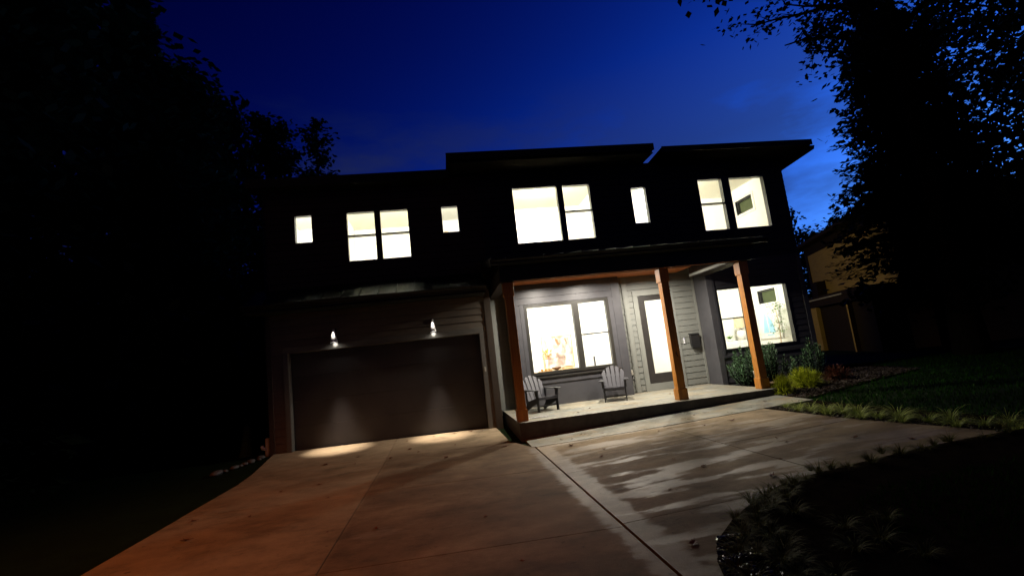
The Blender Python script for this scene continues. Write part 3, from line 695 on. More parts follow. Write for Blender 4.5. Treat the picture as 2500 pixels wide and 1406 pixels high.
for x in (6.95,7.07,7.18): MB().lathe((x,2.2,1.176), [(.02,0),(.045,.02),(.05,.06),(.045,.06),(.0,.02)], 12).build('bowl', M['brass'], o, smooth=True)
o = thing('book_stack', (7.78,2.2,1.15), 'small stack of pale books at the right of the dining table', 'books')
for k in range(3): MB().box(7.64+.03*k, 7.95-.02*k, 2.08, 2.32, 1.152+k*.033, 1.183+k*.033).build('book', M[('oak','linen','brass')[k]], o)
o = tag(MB().lathe((7.45,2.3,1.15), [(.0,.003),(.06,.003),(.15,.07),(.16,.10),(.14,.09),(.05,.02),(0,.02)], 16).build('bowl', M['terracotta'], smooth=True), 'brown bowl between the tray and the books on the dining table', 'bowl')
def leafy(n, fn, seed):
    rnd = random.Random(seed); mb = MB()
    for _ in range(n): fn(mb, rnd)
    return mb
o = thing('flower_vase', (7.25,2.75,1.15), 'slim glass vase with dry olive leaves in front of the painting', 'vase')
MB().lathe((7.25,2.75,1.151), [(.0,.0),(.05,.0),(.045,.1),(.05,.36),(.045,.36),(.04,.1),(0,.02)], 14).build('vase', M['nb_white'], o, smooth=True)
mb = MB(); rnd = random.Random(3)
for _ in range(60):
    a = rnd.uniform(0,2*PI); e_ = rnd.uniform(-.2,1.3); d = Vector((math.cos(a)*math.cos(e_), math.sin(a)*math.cos(e_), math.sin(e_)))
    mb.leaf(Vector((7.25,2.75,1.58))+d*rnd.uniform(.02,.22), d, d.cross(Vector((.3,.2,.9))).normalized(), rnd.uniform(.08,.15), .045)
mb.tube([(7.25,2.75,1.2),(7.25,2.75,1.6)], .01, 5); mb.build('foliage', M['dryplant'], o)
o = thing('chandelier', (7.75,3.3,3.43), 'pale ring chandelier hanging before the painting', 'chandelier')
mb = MB()
for cx_, rr_ in ((7.66,.11),(7.90,.11)): mb.tube([(cx_+rr_*math.cos(t*PI/10), 3.3, 2.25+rr_*math.sin(t*PI/10)*.9) for t in range(10,21)], .012, 6)
mb.build('ring', M['linen'], o); MB().tube([(7.78,3.3,2.2),(7.78,3.3,3.43)], .005, 5).build('cord', M['linen'], o)
o = tag(MB().lathe((8.78,2.4,.25), [(0,0),(.16,0),(.16,.02),(.02,.03),(.02,.6),(.028,.62),(.028,1.2),(0,1.2)], 12).build('candle_stand', M['nb_glass'], smooth=True), 'thin grey stand behind the narrow half of the porch window', 'stand')
# living room
o = thing('console_table', (13.9,2.9,.25), 'white console with drawers behind the lower left corner pane', 'console')
MB().box(13.0, 14.9, 2.7, 3.3, .85, 1.40).build('cabinet', M['white_furn'], o, bev=.01)
for k in range(3):
    d_ = MB().box(13.05+.62*k, 13.63+.62*k, 2.68, 2.699, .95, 1.33).build('drawer', M['white_furn'], o, bev=.005)
    MB().box(13.25+.62*k, 13.43+.62*k, 2.655, 2.679, 1.14, 1.155).build('handle', M['brass'], d_)
for x in (13.05,14.85):
    for y in (2.75,3.25): MB().box(x-.03, x+.03, y-.03, y+.03, .25, .85).build('leg', M['white_furn'], o)
o = thing('table_lamp', (14.5,2.9,1.40), 'ribbed white ceramic lamp with a linen shade on the white console', 'table lamp')
MB().lathe((14.5,2.9,1.401), [(0,0),(.10,0),(.16,.10),(.17,.22),(.13,.34),(.05,.37),(.04,.42)], 20).build('base', M['ceramic'], o, smooth=True)
MB().lathe((14.5,2.9,1.84), [(.21,0),(.18,.34)], 24).build('shade', M['linen'], o, smooth=True)
o = thing('potted_grass', (14.02,2.9,1.40), 'bright green spiky plant in a low white pot on the console', 'plant')
MB().lathe((14.02,2.9,1.401), [(0,0),(.09,0),(.11,.08),(.1,.08),(0,.05)], 16).build('pot', M['white_furn'], o, smooth=True)
mb = MB(); rnd = random.Random(5)
for _ in range(70):
    a = rnd.uniform(0,2*PI); mb.blade((14.02,2.9,1.46), (math.cos(a)*.7,math.sin(a)*.7,rnd.uniform(.5,1.4)), rnd.uniform(.2,.34), .016, rnd.uniform(.9,1.9))
mb.build('leaves', M['houseplant'], o)
o = thing('framed_picture', (14.93,1.85,1.9), 'white framed picture of pale blue sails on the side wall of the corner room', 'picture')
MB().box(14.91, 14.94, 1.36, 2.44, 1.42, 2.5).build('canvas', M['white_furn'], o)
fr = MB()
for a, b, c, d in rects_minus((1.30,2.5,1.36,2.56), [(1.36,2.44,1.42,2.5)]): fr.box(14.89, 14.945, a, b, c, d)
fr.build('frame', M['white_furn'], o, bev=.004)
MB().poly([(14.906,2.24,1.55),(14.906,1.95,1.55),(14.906,1.98,2.1),(14.906,2.05,2.36)]).poly([(14.906,1.92,1.55),(14.906,1.62,1.55),(14.906,1.72,1.9),(14.906,1.94,2.25)]).poly([(14.9055,2.1,1.5),(14.9055,1.7,1.5),(14.9055,1.75,1.46),(14.9055,2.05,1.46)]).build('sails', M['sail_blue'], o)
o = thing('indoor_tree', (14.62,1.05,.25), 'slender leafy indoor tree before the sail picture', 'plant')
MB().lathe((14.62,1.05,.251), [(0,0),(.15,0),(.19,.3),(.17,.3),(0,.25)], 18).build('pot', M['white_furn'], o, smooth=True)
MB().tube([(14.62,1.05,.5),(14.60,1.06,1.2),(14.64,1.05,1.8),(14.60,1.05,2.4)], [.018,.015,.012,.006], 7).build('stem', M['oak'], o, smooth=True)
mb = MB(); rnd = random.Random(9)
for _ in range(300):
    zc = rnd.choice((2.42,2.28,1.98,1.85,1.62)); rr_ = .2
    p = Vector((14.61,1.05,zc))+Vector((rnd.gauss(0,.10),rnd.gauss(0,.13),rnd.gauss(0,.06))); a = rnd.uniform(0,2*PI); d = Vector((math.cos(a),math.sin(a),rnd.uniform(-.7,.5))).normalized()
    mb.leaf(p, d, d.cross(Vector((.1,.2,.95))).normalized(), rnd.uniform(.06,.10), .04)
mb.build('leaves', M['houseplant'], o)
o = thing('flower_pot', (4.3,.9,5.3), 'small vase with a round brown bloom on the ledge of the right small upper window', 'vase')
MB().lathe((4.30,.9,5.30), [(0,0),(.05,0),(.06,.1),(.03,.2),(.04,.25),(0,.25)], 12).build('vase', M['white_furn'], o, smooth=True)
MB().lathe((4.30,.9,5.53), [(0,0),(.05,.03),(.065,.08),(.05,.13),(0,.16)], 12).build('bloom', M['linen'], o, smooth=True)

# ------------------------------------------------------------------ vegetation
def leaf_cloud(mb, p, rnd, n, spread, L, W, droop=.3):
    for _ in range(n):
        q = p+Vector((rnd.gauss(0,spread), rnd.gauss(0,spread), rnd.gauss(0,spread*.8)))
        a = rnd.uniform(0,2*PI); d = Vector((math.cos(a), math.sin(a), rnd.uniform(-1,.5)-droop)).normalized()
        s = d.cross(Vector((rnd.uniform(-.5,.5),rnd.uniform(-.5,.5),1))).normalized()
        mb.leaf(q, d, s, L*rnd.uniform(.7,1.3), W*rnd.uniform(.8,1.2))
def broadleaf(label, base, height, tr, spread, crown_lo, seed, limbs=16, tw=7, per=22, L=.16, W=.11, mat='leaf_oak', group=None, lean=(0,0), cl=.30, extra=(), upright=.35, bark='bark', shape=1.0):
    rnd = random.Random(seed); o = thing('broadleaf_tree', base, label, 'tree', group); B = Vector(base)
    trunk = MB(); leaves = MB(); n = 10
    pts = [B+Vector((lean[0]*(i/n)**1.3+rnd.gauss(0,.05)*(i > 1), lean[1]*(i/n)**1.3+rnd.gauss(0,.05)*(i > 1), -.2+height*.92*i/n)) for i in range(n+1)]
    rad = [tr*(1.25 if i == 0 else 1)*(1-.93*(i/n)**1.15)+.015 for i in range(n+1)]
    trunk.tube(pts, rad, 9)
    def at(t):
        f = t*n; i = min(int(f), n-1); return pts[i].lerp(pts[i+1], f-i), rad[i]+(rad[i+1]-rad[i])*(f-i)
    specs = []
    for k in range(limbs):
        t = crown_lo+(1-crown_lo)*((k+.5)/limbs)**.9*.97; a = k*2.399+rnd.uniform(-.4,.4)
        ln = spread*(1-.62*((t-crown_lo)/(1-crown_lo))**1.5)*rnd.uniform(.7,1.12)*shape; specs.append((t, a, ln, upright+rnd.uniform(-.2,.25)))
    for t, a, ln, up_ in specs+list(extra):
        p, r = at(t); d = Vector((math.cos(a), math.sin(a), up_)).normalized(); q = p.copy(); lp = [q.copy()]
        for s in range(6):
            q = q+d*(ln/6); d = (d+Vector((rnd.gauss(0,.16),rnd.gauss(0,.16),rnd.gauss(-.03,.12)))).normalized(); lp.append(q.copy())
        r0 = min(r*.55, .03+ln*.016); trunk.tube(lp, [r0*(1-.85*i/6)+.006 for i in range(7)], 6)
        for j in range(tw):
            f = .25+.75*(j+rnd.random())/tw; i = min(int(f*6), 5); s0 = lp[i].lerp(lp[i+1], f*6-i)
            dd = Vector((rnd.gauss(0,1), rnd.gauss(0,1), rnd.gauss(.15,.6))).normalized()*ln*.22*rnd.uniform(.5,1.3)
            e_ = s0+dd; trunk.tube([s0, s0+dd*.55+Vector((0,0,.05)), e_], [.012+r0*.18, .01, .004], 4, False)
            leaf_cloud(leaves, e_, rnd, per, cl, L, W); leaf_cloud(leaves, s0+dd*.5, rnd, per//2, cl*.7, L, W)
    trunk.build('trunk', M[bark], o, smooth=True); leaves.build('crown', M[mat], o); return o
def conifer(label, base, height, spread, seed, group=None, lo=.04, dens=1.0, mat='needle'):
    rnd = random.Random(seed); o = thing('conifer_tree', base, label, 'tree', group); B = Vector(base)
    tk = MB(); tk.tube([B+Vector((0,0,-.2)), B+Vector((.05,0,height*.5)), B+Vector((0,.05,height))], [height*.016+.06, height*.01+.03, .015], 8)
    lv = MB(); nb = int(height*11*dens)
    for k in range(nb):
        t = lo+(1-lo)*(k+rnd.random())/nb; z = t*height; a = k*2.399+rnd.uniform(-.5,.5)
        ln = spread*(1-t)**.75*rnd.uniform(.65,1.1)+.15; d = Vector((math.cos(a), math.sin(a), rnd.uniform(-.12,.22)))
        p = B+Vector((0,0,z)); m_ = int(5+ln*6)
        tk.tube([p, p+d*ln*.6, p+d*ln-Vector((0,0,.12*ln))], [.02+ln*.005, .012, .004], 4, False)
        for j in range(m_):
            f = .2+.8*(j+rnd.random())/m_; q = p+d*(ln*f)-Vector((0,0,.12*ln*f*f))
            for _ in range(4):
                sd = Vector((-d.y,d.x,0))*rnd.choice((-1,1)); dd = (d*rnd.uniform(.3,1)+sd*rnd.uniform(.3,1)+Vector((0,0,rnd.uniform(-.45,.25)))).normalized()
                lv.leaf(q+Vector((rnd.gauss(0,.05),rnd.gauss(0,.05),rnd.gauss(0,.05))), dd, dd.cross(Vector((rnd.uniform(-.3,.3),rnd.uniform(-.3,.3),1))).normalized(), rnd.uniform(.25,.5)*(.6+.4*(1-f)), .10)
    tk.build('trunk', M['bark'], o, smooth=True); lv.build('crown', M[mat], o); return o

# right side: the tall tree, evergreens and the woods behind them
broadleaf('tall tree with a thick bare trunk and spreading leafy branches right of the house', (20.3,0,0), 22, .42, 4.1, .50, 11, limbs=24, tw=9, per=22, L=.20, W=.14, cl=.30,
          extra=((.53,PI+.05,4.3,.2),(.58,PI+.2,4.3,.3),(.62,PI-.2,4.4,.3),(.67,PI+.1,4.3,.25),(.72,PI-.35,4.0,.3)))
tt = [q for q in bpy.data.objects if q.name == 'broadleaf_tree'][0]
bl = MB(); bp = [(20.2,0,16.6),(17,-1.4,16.4),(14,-2.6,14.2),(11.8,-3,10.9),(11.3,-3,10.15)]; bl.tube(bp, [.12,.09,.06,.03,.008], 6)
bl.build('branch', M['bark'], tt, smooth=True); lv_ = MB(); rnd = random.Random(19)
for q in ((11.35,-3,10.2),(11.0,-3.05,10.25),(11.75,-3,10.25),(11.6,-3,10.6),(12.3,-2.9,11.6),(13.2,-2.8,13.0),(14.6,-2.4,14.6)): leaf_cloud(lv_, Vector(q), rnd, 9, .13, .2, .15, .8)
lv_.build('branch_leaves', M['leaf_oak'], tt)
conifer('dense evergreen beside the neighbouring house, its boughs over the mustard wall', (22.0,2.0,0), 15.5, 3.6, 12, 'evergreens on the right', .2, 2.6)
conifer('broad evergreen at the far right edge, in front of the lawn', (27.5,-2.5,0), 15, 4.8, 13, 'evergreens on the right', .04)
broadleaf('bushy tree right of the thick trunk', (26.5,-.2,0), 19, .3, 4.8, .14, 14, limbs=30, tw=9, per=27, L=.26, W=.19, cl=.5, group='bushy trees on the right')
broadleaf('bushy tree in the upper right corner, nearest the right edge', (24.0,-5.0,0), 17, .3, 4.6, .10, 15, limbs=30, tw=9, per=27, L=.26, W=.19, cl=.5, group='bushy trees on the right')
broadleaf('bushy tree standing behind the thick trunk', (29,5.5,0), 19, .3, 5.5, .2, 16, limbs=24, tw=8, per=26, L=.3, W=.22, cl=.5, group='bushy trees on the right')
for k, (x, y, hh_, sp, lab) in enumerate(((39.5,30,13.5,4.5,'rounded tree behind the house corner, nearest the right wall'),(45,31,12.5,5,'rounded distant tree left of the mustard house roof'),(51,30,13.5,5,'rounded distant tree above the mustard house roof'),(58,28,17,6,'largest of the distant trees, behind the evergreens'))):
    broadleaf(lab, (x,y,0), hh_, .25, sp, .25, 20+k, limbs=16, tw=7, per=20, L=.42, W=.32, cl=.55, group='distant trees beyond the house', mat='leaf_dark')
# left side
broadleaf('huge dark tree filling the upper left corner', (-9.4,3.8,-.1), 24, .5, 6.2, .06, 31, limbs=44, tw=10, per=38, L=.42, W=.32, cl=.7, mat='leaf_dark')
conifer('tall dark evergreen against the sky left of the house', (-7.4,6.5,-.1), 19.0, 4.6, 32, 'evergreens on the left', .02, 2.0)
conifer('dark evergreen directly beside the left house wall', (-4.8,3.4,-.1), 9.8, 3.0, 33, 'evergreens on the left', .02, 2.2)
conifer('low dark evergreen in the far left shade', (-8.0,-2.2,-.1), 11, 3.8, 34, 'evergreens on the left', .0, 2.0)
broadleaf('thin upright tree with gaps rising behind the left roof', (-2.6,16,-.1), 18.8, .2, 2.6, .3, 35, limbs=24, tw=7, per=11, L=.28, W=.2, cl=.22, group='thin trees behind the left roof', upright=1.15, mat='leaf_dark')
broadleaf('thin upright tree close to the dark evergreens on the left', (-5.4,16.5,-.1), 19.5, .22, 3.0, .25, 36, limbs=26, tw=8, per=24, L=.32, W=.24, cl=.36, group='thin trees behind the left roof', upright=1.0, mat='leaf_dark')
broadleaf('bushy tree filling the gap between thin trees and evergreens', (-8.5,15,-.1), 20.5, .3, 4.6, .1, 37, limbs=34, tw=9, per=34, L=.38, W=.3, cl=.6, mat='leaf_dark')
broadleaf('round topped tree leaning over the evergreens left of the brown wall', (-6.3,7,-.1), 16.8, .3, 3.3, .1, 40, limbs=36, tw=9, per=32, L=.34, W=.25, cl=.5, mat='leaf_dark')
broadleaf('bushy tree beyond the evergreen that stands beside the house, among the trunks', (24.4,3.6,0), 15, .3, 3.8, .12, 43, limbs=28, tw=9, per=28, L=.32, W=.24, cl=.5, mat='leaf_dark')
conifer('dense evergreen behind the low one on the left', (-14.0,1.0,-.1), 17, 5.0, 38, 'evergreens on the left', .0, 1.7)
conifer('slender evergreen between the huge tree and the left wall', (-7.0,1.0,-.1), 12, 2.6, 39, 'evergreens on the left', .0, 2.0)
def woods(name, x0, x1, y0, y1, hgt, n, seed):
    rnd = random.Random(seed); mb = MB()
    for _ in range(n):
        x = rnd.uniform(x0,x1); y = rnd.uniform(y0,y1); top = hgt*(.72+.16*math.sin(x*.55+seed)+.12*math.sin(x*1.7+y)); z = top*rnd.random()**.8
        a = rnd.uniform(0,2*PI); d = Vector((math.cos(a), math.sin(a), rnd.uniform(-.8,.6))).normalized(); mb.leaf((x,y,z), d, d.cross(Vector((rnd.gauss(0,.5),rnd.gauss(0,.5),1))).normalized(), rnd.uniform(.5,.9), rnd.uniform(.35,.6))
    tag(mb.build(name, M['leaf_dark']), kind='stuff')
woods('far_woods', -75, 3, 24, 32, 17, 34000, 1)
woods('far_woods', 22, 90, 38, 46, 13, 12000, 2)
woods('undergrowth', -30, -5.2, -1, 9, 3.2, 8000, 3)
woods('undergrowth', -22, .5, 13, 19, 9.0, 24000, 4)
mt = MB(); mt.tube([(-1.32,.5,-.1),(-1.30,.5,.1),(-1.29,.52,.4),(-1.27,.5,.72),(-1.26,.5,.76)], [.2,.15,.11,.08,.03], 9)
tag(mt.build('tree_stump', M['bark_moss'], smooth=True), 'mossy green stump beside the left corner of the garage', 'stump')

def laurel(label, base, hgt, wid, n_st, seed, grp):
    rnd = random.Random(seed); o = thing('laurel_shrub', base, label, 'shrub', grp); B = Vector(base); st = MB(); lv = MB()
    for k in range(n_st):
        a = rnd.uniform(0,2*PI); r = wid*.5*math.sqrt(rnd.random()); top = B+Vector((math.cos(a)*r, math.sin(a)*r*.8, hgt*(1-.45*(r/(wid*.5))**2)*rnd.uniform(.82,1.06)))
        p0 = B+Vector((math.cos(a)*r*.25, math.sin(a)*r*.25, 0)); mid = p0.lerp(top, .55)+Vector((math.cos(a)*.06, math.sin(a)*.06, 0))
        st.tube([p0, mid, top], [.012,.009,.004], 5, False)
        m_ = int(16+hgt*12)
        for j in range(m_):
            f = .2+.8*j/m_; p = (p0.lerp(mid, f/.55) if f < .55 else mid.lerp(top, (f-.55)/.45)); b_ = j*2.4+rnd.uniform(-.4,.4)
            el = .25+.9*f**3+rnd.uniform(-.3,.25); d = Vector((math.cos(b_)*math.cos(el), math.sin(b_)*math.cos(el), math.sin(el)))
            lv.leaf(p, d, d.cross(Vector((0,0,1))).normalized(), rnd.uniform(.09,.15), rnd.uniform(.028,.04), .004)
    st.build('stems', M['bark'], o); lv.build('leaves', M['laurel'], o); return o
LG = 'laurel shrubs along the corner wall'
laurel('widest laurel shrub, left of the right cedar post', (12.28,-.35,.1), 1.12, 1.05, 40, 41, LG)
laurel('laurel shrub just right of the right cedar post', (13.0,-.5,.1), 1.3, .75, 26, 42, LG)
laurel('laurel shrub standing apart at the house corner', (14.35,-.45,.12), 1.25, .7, 18, 43, LG)
laurel('low laurel shrub behind the golden mound', (13.5,-.75,.1), .75, .6, 12, 44, LG)
def mound(name, label, base, wid, hgt, n, seed, mat, cat, L=(.10,.2), W=.010, grp=None):
    rnd = random.Random(seed); o = thing(name, base, label, cat, grp); B = Vector(base); lv = MB(); st = MB()
    for k in range(n//12):
        a = rnd.uniform(0,2*PI); el = math.acos(rnd.uniform(.05,1)); d = Vector((math.cos(a)*math.sin(el), math.sin(a)*math.sin(el), math.cos(el)))
        tip = B+Vector((d.x*wid*.5, d.y*wid*.5, d.z*hgt))*rnd.uniform(.75,1.05) if False else B+Vector((d.x*wid*.5, d.y*wid*.5, d.z*hgt))*rnd.uniform(.75,1.08)
        st.tube([B, B.lerp(tip,.6)+Vector((0,0,.03)), tip], [.006,.004,.002], 4, False)
        for j in range(12):
            f = .45+.55*rnd.random(); p = B.lerp(tip, f)+Vector((0,0,.04*math.sin(f*3))); dd = (d+Vector((rnd.gauss(0,.5),rnd.gauss(0,.5),rnd.gauss(.1,.4)))).normalized()
            lv.blade(p, dd, rnd.uniform(*L), W, rnd.uniform(.3,1.5), 3)
    st.build('stems', M['bark'], o); lv.build('foliage', M[mat], o); return o
mound('golden_cypress', 'golden feathery mound touching the porch corner', (12.02,-2.1,.06), .55, .42, 1700, 51, 'cypress', 'shrub', grp='golden feathery shrubs')
mound('golden_cypress', 'larger golden feathery mound out in the bed', (12.95,-1.75,.07), .85, .5, 2800, 52, 'cypress', 'shrub', grp='golden feathery shrubs')
mound('russet_shrub', 'dim russet shrub right of the golden mound', (14.1,-1.5,.1), .8, .42, 1200, 53, 'redshrub', 'shrub', (.06,.14), .02)
# pots beside the right post
o = thing('planter', (12.0,-1.25,.1), 'white cylindrical planter standing behind the right post', 'planter')
MB().lathe((12.0,-1.25,.1), [(0,0),(.085,0),(.095,.5),(.10,.5),(.10,.54),(.085,.54),(0,.48)], 22).build('pot', M['white_paint'], o, smooth=True)
mb = MB(); rnd = random.Random(61)
for _ in range(60):
    a = rnd.uniform(0,2*PI); mb.blade((12.0+.05*math.cos(a),-1.25+.05*math.sin(a),.6), (math.cos(a)*.6,math.sin(a)*.6,1), rnd.uniform(.12,.25), .02, rnd.uniform(.6,1.6))
mb.build('plant', M['leaf_dark'], o)
tag(MB().lathe((12.05,-1.75,.06), [(0,0),(.14,0),(.2,.12),(.19,.26),(.21,.28),(.18,.28),(.17,.2),(0,.2)], 22).build('plant_pot', M['terracotta'], smooth=True), 'squat brown pot at the foot of the right post', 'pot')

# liriope clumps
def clump_mesh(seed, n, mat, name='blades'):
    rnd = random.Random(seed); mb = MB()
    for _ in range(n):
        a = rnd.uniform(0,2*PI); r = .05*math.sqrt(rnd.random())
        mb.blade((r*math.cos(a), r*math.sin(a), 0), (math.cos(a)*.55, math.sin(a)*.55, rnd.uniform(.5,1.5)), rnd.uniform(.2,.42), rnd.uniform(.007,.012), rnd.uniform(1.1,2.3), 5)
    return mb
protos = {}
def clump(kind, x, y, z, s, rz, label, grp, seed):
    if (kind, seed) not in protos:
        o = clump_mesh(seed, 75, kind).build('border_plant', M[kind]); protos[kind, seed] = o; c = o
    else: c = protos[kind, seed].copy(); col.objects.link(c)
    c.location = (x, y, z); c.scale = (s,s,s*random.uniform(.8,1.05)); c.rotation_euler = (0,0,rz); tag(c, label, 'grass clump', grp); return c
rnd = random.Random(71)
for k in range(20):
    f = k/19; y = -3.72-4.5*f; x = 10.86+.12*math.sin(k*2.1)+(.0 if y > -5.6 else (-5.6-y)*.16)+rnd.uniform(-.06,.06)
    clump('liriope', x, y+rnd.uniform(-.06,.06), h(x,y)+.015, rnd.uniform(.75,1.15)*(1.1 if 3 < k < 13 else .95), rnd.uniform(0,6), 'pale striped border grass in the row between driveway and lawn', 'pale grass clumps between driveway and lawn', 72+k % 4)
row = []
for k in range(64):
    f = k/63*(len(edge)-2.2); i = int(f); ex, ey = [edge[i][q]+(edge[i+1][q]-edge[i][q])*(f-i) for q in (0,1)]; cx_, cy_ = ctr[i]
    d = math.hypot(cx_-ex, cy_-ey); off = (.16,.42,.30)[k % 3]+.08*math.sin(k*1.7); row.append((ex+(cx_-ex)/d*off, ey+(cy_-ey)/d*off))
for k in range(8): row.append((rnd.uniform(6.25,7.5), rnd.uniform(-10.4,-8.9)))
for k, (x, y) in enumerate(row):
    clump('liriope_dark', x, y, island_z(x,y)-.01, rnd.uniform(.42,.68), rnd.uniform(0,6), 'dull brown and green border grass on the rim of the island bed', 'dull grass clumps on the island bed', 80+k % 4)

# lawn, mulch
def blades(n, fn, mat, name, L=(.04,.09), W=.006):
    rnd = random.Random(90+n); mb = MB(); c = 0
    while c < n:
        r = fn(rnd)
        if r is None: continue
        a = rnd.uniform(0,2*PI); q = Vector(r); d = Vector((math.cos(a)*.5, math.sin(a)*.5, 1)).normalized(); s = Vector((-math.sin(a), math.cos(a), 0)); L_ = rnd.uniform(*L)
        mb.v += [tuple(q-s*W), tuple(q+s*W), tuple(q+d*L_)]; k = len(mb.v); mb.f.append((k-3,k-2,k-1)); c += 1
    return tag(mb.build(name, mat), kind='stuff')
def lawn_pt(r):
    x, y = r.uniform(11.3,22), r.uniform(-9.5,1.5)
    if x < 11.35+max(0,(-5.6-y)*.2): return None
    if y > -2.95+(x-12)*.32 and x < 17: return None
    return (x, y, h(x,y)-.012)
blades(26000, lawn_pt, M['grass'], 'lawn', W=.009)
def isl_pt(r):
    x, y = r.uniform(7.0,13.5), r.uniform(-12.2,-8.5)
    for (ex,ey),(cx_,cy_) in zip(edge, ctr):
        if (x-ex)**2+(y-ey)**2 < .85: return None
    return (x, y, island_z(x,y)-.045)
blades(16000, isl_pt, M['grass'], 'island_lawn')
def chips(n, fn, mat, name, S):
    rnd = random.Random(n); mb = MB(); c = 0
    while c < n:
        r = fn(rnd)
        if r is None: continue
        a = rnd.uniform(0,PI); q = Vector(r)+Vector((0,0,rnd.uniform(.0,.02))); L_ = rnd.uniform(*S); ax = Vector((math.cos(a), math.sin(a), rnd.gauss(0,.35))).normalized(); ay = ax.cross(Vector((rnd.gauss(0,.4),rnd.gauss(0,.4),1))).normalized()
        mb.obox(q, ax*L_, ay*L_*rnd.uniform(.25,.6), ax.cross(ay)*L_*.18); c += 1
    return tag(mb.build(name, mat), kind='stuff')
def edge_pt(r):
    f = r.uniform(7.2, len(edge)-1.3); i = int(f); ex, ey = [edge[i][q]+(edge[i+1][q]-edge[i][q])*(f-i) for q in (0,1)]; cx_, cy_ = ctr[i]; d = math.hypot(cx_-ex, cy_-ey); off = abs(r.gauss(0,.13))+.005
    x, y = ex+(cx_-ex)/d*off, ey+(cy_-ey)/d*off; return (x, y, island_z(x,y))
chips(3600, edge_pt, M['mulch'], 'wet_mulch', (.006,.016))
def bed_pt(r):
    x, y = r.uniform(11.8,16.5), r.uniform(-3.0,.1)
    if y < -2.95+(x-12.4)*.32 and x > 12.4: return None
    return (x, y, h(x,y)+.025)
chips(2600, bed_pt, M['mulch_dry'], 'bark_mulch', (.012,.035))
chips(900, lambda r: (lambda y: (10.58+max(0,-5.6-y)*.15+r.uniform(.0,.7), y, h(11,y)+.018))(r.uniform(-8.2,-3.5)), M['mulch_dry'], 'verge_mulch', (.01,.028))

# river rocks at the left edge of the driveway
rnd = random.Random(101)
for k in range(9):
    mb = MB(); s = rnd.uniform(.05,.11); x = -.62-.055*k*1.1+rnd.uniform(-.08,.03); y = -.35-.17*k+rnd.uniform(-.05,.05)
    mb.lathe((0,0,0), [(0,-s*.5),(s*.7,-s*.4),(s,0),(s*.75,s*.42),(0,s*.55)], 9)
    mb.v = [(v[0]*1.25+rnd.gauss(0,s*.08), v[1]+rnd.gauss(0,s*.08), v[2]+rnd.gauss(0,s*.05)) for v in mb.v]
    o = mb.build('river_rock', M['rock'], smooth=True); o.location = (x, y, h(x,y)+s*.3); o.rotation_euler.z = rnd.uniform(0,6)
    tag(o, 'grey river rock in the heap beside the left edge of the driveway', 'rock', 'grey rocks beside the left driveway edge')

# fallen leaves
lp = []
for seed in range(4):
    rnd = random.Random(200+seed); mb = MB(); n = 9+2*(seed % 2); ring = []
    for i in range(n*2):
        a = 2*PI*i/(n*2); r = (1.0 if i % 2 == 0 else .55)*(1.1 if i < n else .8)*rnd.uniform(.8,1.1)
        ring.append((r*math.cos(a), r*.75*math.sin(a), .12+.45*abs(math.sin(a*1.3+seed))*rnd.uniform(.4,1)*r))
    n0 = len(mb.v); mb.v.append((0,0,.05)); mb.v += ring
    for i in range(len(ring)): mb.f.append((n0, n0+1+i, n0+1+(i+1) % len(ring)))
    mb.tube([(0,0,.05),(-.7,0,.2),(-1.3,.1,.25)], .03, 4); lp.append(mb)
def drop(k, x, y, s, z=None):
    global first
    v = k % 4
    if v not in dropped: o = lp[v].build('fallen_leaf', M['deadleaf']); dropped[v] = o
    else: o = dropped[v].copy(); col.objects.link(o)
    o.location = (x, y, (h(x,y)+.033) if z is None else z); o.scale = (s,s,s); o.rotation_euler = (0,0,(k*1.7) % 6.28)
    where = 'porch floor' if z else ('driveway left of the wide joint' if x < 5.56 else ('bluestone walkway' if y > -3.2 else 'driveway right of the wide joint'))
    tag(o, 'small dark curled dead leaf lying on the '+where, 'leaf', 'dead leaves on the '+where)
dropped = {}; rnd = random.Random(301)
spots = [(5.0,-2.75),(3.75,-3.05),(3.2,-2.2),(2.6,-2.3),(1.75,-1.9),(2.9,-.6),(3.5,-.35),(4.3,-.25),(4.6,-.3),(3.9,-.2),(4.0,-1.9),(1.2,-2.3),(2.0,-2.6),(.3,-5.4),(1.1,-5.6),(1.9,-5.2),(2.3,-6.9),(3.1,-4.9),(2.9,-7.0),(4.2,-7.1),(1.5,-4.0),(.9,-4.2),(4.5,-8.6),(3.6,-9.0),(.6,-6.3),(2.9,-1.6),
         (6.6,-4.4),(7.2,-5.9),(7.35,-6.6),(8.3,-7.0),(7.7,-7.6),(6.4,-7.3),(6.0,-8.9),(9.4,-4.1),(9.0,-5.9),(8.9,-6.2),(10.0,-7.2),(9.6,-6.6),(6.2,-3.7),(7.9,-3.7),(8.8,-3.9),(6.3,-4.9),
         (6.1,-2.75),(6.4,-2.9),(7.0,-3.0),(7.9,-2.8),(9.2,-2.75),(10.4,-3.0)]
for k, (x, y) in enumerate(spots): drop(k, x+rnd.uniform(-.1,.1), y+rnd.uniform(-.1,.1), rnd.choice((.03,.04,.045,.06,.075)))
for k, (x, y) in enumerate(((7.35,-1.2),(9.9,-.4),(6.9,-1.7))): drop(k, x, y, .04, .241)

